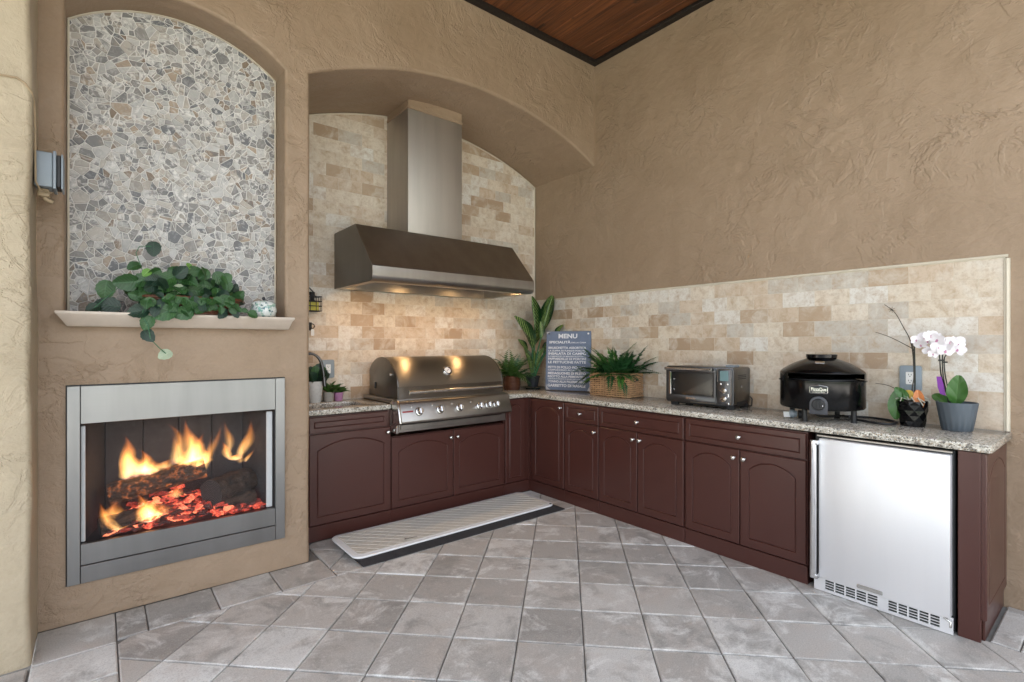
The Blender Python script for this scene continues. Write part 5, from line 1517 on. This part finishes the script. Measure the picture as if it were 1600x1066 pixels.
b = MB(); b.tube([((PR+.001)*math.cos(R(a)), (PR+.001)*math.sin(R(a)), .288) for a in range(208, 334, 4)], .003, 6); obj('mouth_lip', b, M['black'], dm, smooth=60)
b = MB(); b.lathe([(.070, .371), (.074, .372), (.082, .376), (.084, .394), (.080, .397), (.066, .3965), (.0, .3965)], 40, cap1=False); obj('vent_cap', b, M['black'], dm, smooth=40)
LEG = MB(); LEG.lathe([(.0165, .0), (.0165, .006), (.0145, .007), (.0145, .078)], 18); LGM = LEG.mesh('leg', smooth=40)
for a in (-128, -40, 52, 140):
    link('leg', LGM, pz, M['black_matte'], loc=(.185*math.cos(R(a)), .185*math.sin(R(a)), 0))
# front plate with dial and badge, placed on the drum at angle AF
AF = -104
def on_drum(a, z, r=PR): return Matrix.Translation((r*math.cos(R(a)), r*math.sin(R(a)), z)) @ Matrix.Rotation(R(a+90), 4, 'Z')
b = MB(); b.prism([(-.046, -.058), (.046, -.058)] + arc(0, 0, .046, 0, 180, 14), -.016, .006, 'y'); fp_ = link('valve_plate', b.mesh('valve_plate', bevel=.004, seg=2), pz, M['charcoal'], mtx=on_drum(AF, .112))
b = MB(); b.lathe([(.034, -.016), (.033, -.030), (.028, -.033), (.0, -.0335)], 28, ax='y', cap1=False); b.box(-.007, .007, -.044, -.033, -.027, .027); kk = obj('dial', b, M['black_matte'], fp_, bevel=.002)
b = MB(); b.lathe([(.004, -.0335), (.0, -.036)], 10, c=(.020, 0, -.006), ax='y', cap1=False); obj('dial_mark', b, M['chrome'], kk)
b = MB(); lp = [(-.044, -.024), (.044, -.024), (.047, -.020), (.047, .014), (.042, .020), (.0, .027), (-.042, .020), (-.047, .014), (-.047, -.020)]
b.prism(lp, -.0045, .004, 'y'); bd_ = link('badge', b.mesh('badge', bevel=.001), pz, M['black_matte'], mtx=on_drum(AF, .197))
b = MB(); b.tube([(p[0]*.94, -.0050, p[1]*.92) for p in lp+[lp[0]]], .0016, 5); obj('badge_rim', b, M['nickel'], bd_)
text(bd_, 'PizzaQue', .027, -.038, -.008, -.0052, M['nickel'], .076, None, 'LEFT', .0003)
text(bd_, 'OUTDOOR OVEN', .008, -.030, -.0185, -.0052, M['nickel'], .060)
b = MB(); b.box(-.024, .024, -.002, .0005, -.010, .010); link('rating_plate', b.mesh('rating_plate', bevel=.001), pz, M['nickel'], mtx=on_drum(AF, .350, .135) @ Matrix.Rotation(R(-58), 4, 'X'))
b = MB()
b.tube([(-.02, .0, .086), (.05, .02, .055), (.10, .06, .020), (.16, .10, .010), (.22, .12, .009), (.30, .10, .008), (.36, .02, .008), (.375, -.06, .008), (.34, -.10, .008), (.26, -.07, .008), (.17, -.03, .010), (.125, -.01, .016)], .0075, 8)
b2 = MB()
def smooth_path(pts, n=6):
    out = []
    P = [Vector(p) for p in pts]
    for i in range(len(P)-1):
        p0, p1, p2, p3 = P[max(i-1,0)], P[i], P[i+1], P[min(i+2, len(P)-1)]
        for k in range(n):
            t = k/n
            out.append(0.5*((2*p1)+(-p0+p2)*t+(2*p0-5*p1+4*p2-p3)*t*t+(-p0+3*p1-3*p2+p3)*t**3))
    out.append(P[-1]); return out
# hose path in world coordinates, brought into the oven's frame
inv = (Matrix.Translation(pz.location) @ Matrix.Rotation(R(-60), 4, 'Z')).inverted()
hose = [(-.44, -2.925, 1.02), (-.40, -2.945, .965), (-.30, -2.95, .935), (-.12, -2.98, .924), (-.045, -3.08, .923), (-.055, -3.19, .923), (-.13, -3.275, .923), (-.235, -3.285, .923), (-.27, -3.23, .923), (-.22, -3.13, .923), (-.16, -3.05, .925)]
b2.tube([inv @ p for p in smooth_path(hose)], .0072, 8); obj('hose', b2, M['rubber'], pz, smooth=60)
b = MB(); b.tube([inv @ Vector(p) for p in ((-.162, -3.052, .925), (-.145, -3.03, .926), (-.125, -3.005, .927))], .0095, 8); obj('hose_fitting', b, M['chrome'], pz, smooth=40)
b = MB(); b.tube([inv @ Vector(p) for p in ((-.125, -3.005, .927), (-.10, -2.96, .926))], .006, 8); obj('brass_nipple', b, M['nickel'], pz, smooth=40)
rg = MB(); rg.lathe([(.010, -.03), (.024, -.026), (.026, -.008), (.020, .0), (.020, .010), (.012, .014)], 20, ax='x'); 
link('regulator', rg.mesh('regulator', smooth=40), pz, M['grey_pale'], mtx=inv @ Matrix.Translation((-.355, -2.815, .941)) @ Matrix.Rotation(R(-60), 4, 'Z'))
rg = MB(); rg.lathe([(.024, .0), (.025, .008), (.025, .028), (.018, .032)], 20, ax='x'); link('regulator_nut', rg.mesh('regulator_nut', smooth=40), pz, M['black_matte'], mtx=inv @ Matrix.Translation((-.345, -2.833, .940)) @ Matrix.Rotation(R(-60), 4, 'Z'))
rg = MB(); rg.box(-.022, .022, -.0006, .0006, -.018, .016); link('paper_tag', rg.mesh('paper_tag'), pz, M['white'], mtx=inv @ Matrix.Translation((-.385, -2.785, .938)) @ Matrix.Rotation(R(-50), 4, 'Z') @ Matrix.Rotation(R(-20), 4, 'X'))

# ================================================================== ORCHIDS
OL = leaf_mesh('leaf', lambda t: (math.sin(PI*min(1, t*.95+.025))**.6), 12, .10, .10, 0, .02, 6)
def stem(parent, pts, r, mat, name='stem', org=(0,0,0), r2=None):
    b = MB(); b.tube([Vector(p)-Vector(org) for p in smooth_path(pts, 5)], r, 6, r2=r2 if r2 else r*.7); return obj(name, b, M[mat], parent, smooth=60)
o1 = (-0.150, -3.357, ZCT)
t = thing('bare_orchid', 'orchid with bare dry stems in a faceted black pot beside the pizza oven hose', 'potted plant', o1)
b = MB(); nn = 18; rows = [(.0, .056), (.03, .059), (.06, .063), (.09, .067), (.12, .070), (.140, .071)]
vs = [(r_*(1+(.045 if (k+i) % 2 else -.03)*(0 if i in (0, 5) else 1))*math.cos(2*PI*(k+.0)/nn), r_*(1+(.045 if (k+i) % 2 else -.03)*(0 if i in (0, 5) else 1))*math.sin(2*PI*k/nn), z) for i, (z, r_) in enumerate(rows) for k in range(nn)]
fs = []
for i in range(5):
    for k in range(nn):
        a, c_, d_, e_ = i*nn+k, i*nn+(k+1) % nn, (i+1)*nn+(k+1) % nn, (i+1)*nn+k
        fs += [(a, c_, d_), (a, d_, e_)] if (k+i) % 2 else [(a, c_, e_), (c_, d_, e_)]
fs.append(tuple(range(nn-1, -1, -1)))
b.add(vs, fs); obj('pot', b, M['black'], t, fix=False)
b = MB(); b.lathe([(.067, .134), (.0, .138)], 18, cap1=False); obj('bark_mix', b, M['soil'], t)
stem(t, [(-.14,-3.365,1.05), (-.14,-3.366,1.2), (-.14,-3.362,1.401)], .0042, 'stake', 'stake', o1, .0042)
stem(t, [(-.145,-3.36,1.05), (-.145,-3.355,1.12), (-.142,-3.362,1.2), (-.142,-3.354,1.39)], .0036, 'twig', 'stem', o1)
stem(t, [(-.142,-3.358,1.31), (-.14,-3.352,1.36), (-.14,-3.339,1.412), (-.14,-3.313,1.47), (-.14,-3.28,1.543), (-.14,-3.253,1.577), (-.14,-3.223,1.604)], .0030, 'twig', 'stem', o1, .0014)
stem(t, [(-.142,-3.358,1.335), (-.14,-3.353,1.348), (-.14,-3.318,1.372), (-.14,-3.265,1.405), (-.14,-3.216,1.429), (-.14,-3.179,1.443)], .0028, 'twig', 'stem', o1, .0014)
stem(t, [(-.14,-3.33,1.06), (-.14,-3.28,1.111), (-.14,-3.235,1.134), (-.14,-3.179,1.141)], .0026, 'twig', 'stem', o1, .0014)
b = MB()
for k in range(7):
    a = k*.9; b.tube([Vector((-.14,-3.258,1.572))-Vector(o1), Vector((-.14+.004*math.sin(a*2),-3.258+.018*math.cos(a),1.572+.018*math.sin(a)))-Vector(o1)], .0018, 4, r2=.0005)
obj('dried_bud', b, M['purple'] if False else M['twig'], t)
def oleaf(parent, org, base, tip, w_, up_, mat):
    p = Vector(base)-Vector(org); d_ = Vector(tip)-Vector(base)
    c = OL.copy(); c.materials.append(M[mat]); link('leaf', c, parent, None, mtx=frame_mtx(p, d_, up_, w_, d_.length))
oleaf(t, o1, (-.16,-3.300,1.118), (-.185,-3.282,.945), .082, (-1,.25,.1), 'orchid_leaf')
oleaf(t, o1, (-.17,-3.345,1.065), (-.185,-3.285,1.125), .05, (-1,.1,.3), 'orchid_leaf')
oleaf(t, o1, (-.17,-3.385,1.118), (-.200,-3.402,1.012), .050, (-1,-.25,.1), 'orange_leaf')
oleaf(t, o1, (-.15,-3.36,1.075), (-.165,-3.32,1.105), .05, (-1,.1,.4), 'yellow_leaf')
rr_ = random.Random(3); b = MB()
for k in range(16):
    a = rr_.uniform(0, 2*PI); p0 = Vector((.02*math.cos(a), .02*math.sin(a), .145)); p1 = Vector((.06*math.cos(a), .06*math.sin(a), .150+rr_.uniform(0, .02))); p2 = Vector((.078*math.cos(a+.2), .078*math.sin(a+.2), .140+rr_.uniform(-.02, .015)))
    b.tube([p0, p1, p2], .0028, 5)
obj('aerial_roots', b, M['root'], t, smooth=60)
o2 = (-0.150, -3.548, ZCT)
t2 = thing('white_orchid', 'blooming white orchid in a ribbed grey pot with a purple care card', 'potted plant', o2)
b = MB(); nn = 72
prf = [(.0, .060), (.004, .064), (.075, .076), (.146, .087), (.150, .087), (.150, .081), (.135, .079)]
vs = [((r_ + (.0013*(1 if ((k+int(i*1.0)) % 4 < 2) else -1) if 0 < i < 4 else 0))*math.cos(2*PI*k/nn), (r_ + (.0013*(1 if ((k+i) % 4 < 2) else -1) if 0 < i < 4 else 0))*math.sin(2*PI*k/nn), z) for i, (z, r_) in enumerate(prf) for k in range(nn)]
b.add(vs, [(i*nn+k, i*nn+(k+1) % nn, (i+1)*nn+(k+1) % nn, (i+1)*nn+k) for i in range(len(prf)-1) for k in range(nn)] + [tuple(range(nn-1, -1, -1))])
obj('pot', b, M['pot_grey'], t2, fix=False, smooth=30)
b = MB(); b.lathe([(.079, .136), (.0, .142)], 20, cap1=False); obj('bark_mix', b, M['soil'], t2)
stem(t2, [(-.14,-3.52,1.05), (-.14,-3.505,1.10), (-.14,-3.48,1.211), (-.14,-3.472,1.321), (-.145,-3.448,1.369), (-.15,-3.418,1.393), (-.155,-3.385,1.398)], .0036, 'stake', 'stem', o2)
stem(t2, [(-.145,-3.515,1.05), (-.145,-3.491,1.198), (-.143,-3.488,1.314), (-.15,-3.505,1.36), (-.155,-3.54,1.38)], .0036, 'stake', 'stem', o2)
stem(t2, [(-.14,-3.525,1.05), (-.14,-3.499,1.198), (-.14,-3.494,1.287), (-.14,-3.502,1.315)], .0030, 'stake', 'stake', o2, .003)
for z in (1.285, 1.275):
    b = MB(); b.box(-.006, .006, -.011, .011, -.004, .004); link('clip', b.mesh('clip'), t2, M['black_matte'], loc=Vector((-.14, -3.48 if z > 1.28 else -3.497, z))-Vector(o2))
oleaf(t2, o2, (-.155,-3.545,1.050), (-.190,-3.562,1.205), .088, (-1,-.12,.15), 'orchid_leaf')
oleaf(t2, o2, (-.13,-3.50,1.05), (-.10,-3.44,1.10), .06, (-.6,.1,.8), 'orchid_leaf')
b = MB(); q = [(-3.467,1.197), (-3.488,1.198), (-3.498,1.15), (-3.507,1.095), (-3.482,1.105), (-3.472,1.14)]
b.prism([(p[0]-o2[1], p[1]-o2[2]) for p in q], -.022, -.0212, 'x'); obj('care_card', b, M['purple'], t2)
# flower: three sepals, two broad petals, a lip
def petal(len_, wid, a, cup, mb):
    rows, cols = 5, 4; vs = []
    for i in range(rows+1):
        tt = i/rows; w_ = wid*(math.sin(PI*min(1, tt*.9+.07))**.6)
        for k in range(cols+1):
            s = k/cols*2-1; x = s*w_*.5; y = len_*tt; z = cup*(tt*tt) + .10*abs(s)*w_
            vs.append((x*math.cos(a)-y*math.sin(a), -z, x*math.sin(a)+y*math.cos(a)))
    c = cols+1
    mb.add(vs, [(i*c+k, i*c+k+1, (i+1)*c+k+1, (i+1)*c+k) for i in range(rows) for k in range(cols)])
fm = MB()
for a in (0, 125, -125): petal(.036, .027, R(a), -.004, fm)
for a in (68, -68): petal(.040, .046, R(a), .004, fm)
FLW = fm.mesh('flower', fix=False, smooth=180)
lm = MB(); petal(.017, .016, PI, .012, lm); lm.lathe([(.004, -.003), (.005, -.010), (.001, -.014)], 8, ax='y'); LIP = lm.mesh('lip', fix=False, smooth=60)
fr3 = random.Random(8)
for (y, z, s) in ((-3.379,1.394,.85), (-3.401,1.369,.9), (-3.415,1.413,.9), (-3.443,1.416,1), (-3.474,1.396,1.15), (-3.507,1.372,1.15), (-3.478,1.352,1.05), (-3.505,1.338,1.1), (-3.549,1.378,1.1), (-3.552,1.343,1.05), (-3.430,1.336,.8), (-3.452,1.318,.75), (-3.528,1.385,.95), (-3.425,1.388,.8)):
    m = Matrix.Translation(Vector((-.165+fr3.uniform(-.02,.015), y, z))-Vector(o2)) @ Matrix.Rotation(R(-90+fr3.uniform(-35, 45)), 4, 'Z') @ Matrix.Rotation(R(fr3.uniform(-15, 30)), 4, 'X') @ Matrix.Rotation(R(fr3.uniform(-25, 25)), 4, 'Y') @ Matrix.Scale(s*.92, 4)
    f = link('flower', FLW, t2, M['petal'], mtx=m); link('lip', LIP, f, M['lip']).scale = (.75, .75, .75)

# ================================================================== MAT
mt = thing('kitchen_mat', 'long white lattice kitchen mat with dark foam edge lying before the grill cabinets', 'mat', (-1.58, -0.885, 0.0))
L_, W_ = 1.71, .46
b = MB()
o0 = rrect(-.862, .885, -.275, .210, .012); o1_ = rrect(-.868, .815, -.235, .215, .045)
n = len(o0)
b.add([(p[0], p[1], .002) for p in o0] + [(p[0], p[1], .006) for p in o0] + [(p[0], p[1], .036) for p in o1_], [f for k in range(n) for f in ((k, (k+1) % n, n+(k+1) % n, n+k), (n+k, n+(k+1) % n, 2*n+(k+1) % n, 2*n+k))] + [tuple(2*n+k for k in range(n)), tuple(range(n-1, -1, -1))])
obj('foam_base', b, M['mat_foam'], mt)
b = MB(); b.prism(rrect(-.895, .812, -.232, .226, .06, 6), .0365, .050); rim_ = obj('top_rim', b, M['mat_white'], mt, bevel=.005, seg=3)
b = MB(); b.prism(rrect(-.858, .775, -.195, .192, .035, 5), .0502, .0528); obj('top_inset', b, M['mat_top'], mt, bevel=.0015)
b = MB(); sp = .082
lo_, hi_, yl, yh = -.850, .767, -.187, .184
for sg in (-1, 1):
    k = -40
    for k in range(-40, 41):
        c = k*sp
        # line y = sg*(x-c)
        seg = [(x, sg*(x-c)) for x in (lo_, hi_)]
        xa = max(lo_, min(c+yl/sg, c+yh/sg)); xb = min(hi_, max(c+yl/sg, c+yh/sg))
        if xb-xa < .01: continue
        ya, yb_ = sg*(xa-c), sg*(xb-c); w2 = .0026*math.sqrt(2)
        zt_ = .0545 if sg > 0 else .0542
        b.add([(xa-w2/2, ya, zt_), (xa+w2/2, ya, zt_), (xb+w2/2, yb_, zt_), (xb-w2/2, yb_, zt_), (xa-w2/2, ya, .0525), (xa+w2/2, ya, .0525), (xb+w2/2, yb_, .0525), (xb-w2/2, yb_, .0525)],
              [(0,1,2,3), (0,4,5,1), (1,5,6,2), (2,6,7,3), (3,7,4,0)])
o = obj('lattice', b, M['mat_line'], mt); o['kind'] = 'stuff'
b = MB(); b.lathe([(.012, .0503), (.010, .0525), (.0, .0525)], 14, c=(.780, -.205, 0), cap1=False); obj('snap', b, M['black_matte'], mt)
tw = MB(); tw.tube([(-2.10, -1.035, .056), (-2.06, -1.05, .060), (-2.01, -1.042, .057)], .0022, 5, r2=.001); tw.tube([(-2.085, -1.04, .058), (-2.095, -1.025, .058)], .0015, 5)
o = obj('twig', tw, M['twig']); tag(o, 'tiny dry twig lying on the near left part of the white mat', 'twig')

# ================================================================== SMALL THINGS BY THE SINK
def spiky(parent, n, L, z, mat, wd=.012, seed=1, tl=(25, 80)):
    r_ = random.Random(seed)
    SP = leaf_mesh('leaf', lambda t: (1-t)**.7*(.6+.4*math.sin(PI*t)), 6, .3, .35, 0, 0, 2); SP.materials.append(M[mat])
    for k in range(n):
        a = 2*PI*k/n + r_.uniform(-.3,.3); e = R(r_.uniform(*tl))
        d_ = (math.cos(a)*math.cos(e), math.sin(a)*math.cos(e), math.sin(e))
        link('leaf', SP, parent, None, mtx=frame_mtx((.008*math.cos(a), .008*math.sin(a), z), d_, (-.3*math.cos(a), -.3*math.sin(a), 1), wd, L*r_.uniform(.7, 1.1)))
p = thing('succulent_pot', 'spiky succulent in a small lilac pot on the counter left of the grill', 'potted plant', (-2.195, -0.075, ZCT))
b = MB(); b.lathe([(.026, 0), (.031, .006), (.036, .066), (.033, .068), (.031, .058), (.0, .058)], 24, cap1=False); obj('pot', b, M['pot_pink'], p, smooth=40)
spiky(p, 16, .105, .06, 'palm', .016, 4, (20, 75))
p = thing('succulent_pot', 'bushy little plant in a small stone grey pot between lilac and white pots', 'potted plant', (-2.275, -0.075, ZCT))
b = MB(); b.lathe([(.034, 0), (.038, .006), (.041, .074), (.038, .076), (.036, .064), (.0, .064)], 24, cap1=False); obj('pot', b, M['pot_stone'], p, smooth=40)
spiky(p, 22, .12, .07, 'palm', .03, 6, (35, 85))
p = thing('leafy_pot', 'dark leafy plant in a tall tapered white pot beside the fireplace pier', 'potted plant', (-2.385, -0.085, ZCT))
b = MB(); b.lathe([(.040, 0), (.043, .006), (.066, .165), (.062, .167), (.058, .150), (.0, .150)], 28, cap1=False); obj('pot', b, M['pot_white'], p, smooth=40)
for k in range(22):
    a = k*2.4; e = R(20+55*rnd.random()); d_ = Vector((math.cos(a)*math.cos(e), math.sin(a)*math.cos(e)*.7-.1, math.sin(e)))
    ivy_leaf(p, (.02*math.cos(a), .02*math.sin(a), .15+.06*rnd.random()), d_, (-d_.x*.3, -1, .6), .10, 'ivy_dark' if k % 3 else 'ivy')
c = thing('wire_caddy', 'black wire wall caddy holding a yellow labelled bottle on the tiles by the pier', 'caddy', (-2.405, -0.062, 1.69))
b = MB()
for z in (-.058, -.02, .018, .055):
    b.tube([(-.065, .05, z), (-.065, -.045, z), (.065, -.045, z), (.065, .05, z), (-.065, .05, z)], .0036, 5)
for x in (-.065, -.022, .022, .065): b.tube([(x, -.045, -.058), (x, -.045, .055)], .0028, 5)
for y in (-.01, .03): b.tube([(.065, y, -.058), (.065, y, .055)], .0028, 5)
b.tube([(-.05, .055, .055), (-.03, .055, .10), (.0, .055, .13), (.03, .055, .10), (.05, .055, .055)], .005, 6)
obj('wire_frame', b, M['black_matte'], c, smooth=60)
q = thing('bottle', 'squat bottle with a yellow label standing in the black wire caddy', 'bottle', (-2.40, -0.060, 1.6365))
b = MB(); b.prism(rrect(-.045, .045, -.030, .030, .010), .0, .066); obj('body', b, M['label_yellow'], q, bevel=.004, seg=2)
b = MB(); b.lathe([(.032, .0665), (.018, .085), (.016, .12), (.022, .122), (.022, .145), (.0, .147)], 18, cap1=False); obj('cap', b, M['black_matte'], q, smooth=40)
h = thing('wall_hook', 'small curled black iron hook with a white key tag below the wire caddy', 'hook', (-2.395, -0.004, 1.50))
b = MB(); b.tube([(0, 0, .03), (.0, -.012, .035), (.02, -.02, .03), (.026, -.022, .01), (.012, -.022, -.004), (-.004, -.022, .004), (-.002, -.022, .016)], .004, 7); b.box(-.010, .010, -.004, .003, -.02, .045); obj('iron', b, M['black_matte'], h, smooth=50)
b = MB(); b.prism(rrect(-.004, .022, -.062, -.010, .008), -.026, -.023, 'y'); obj('key_tag', b, M['white'], h)
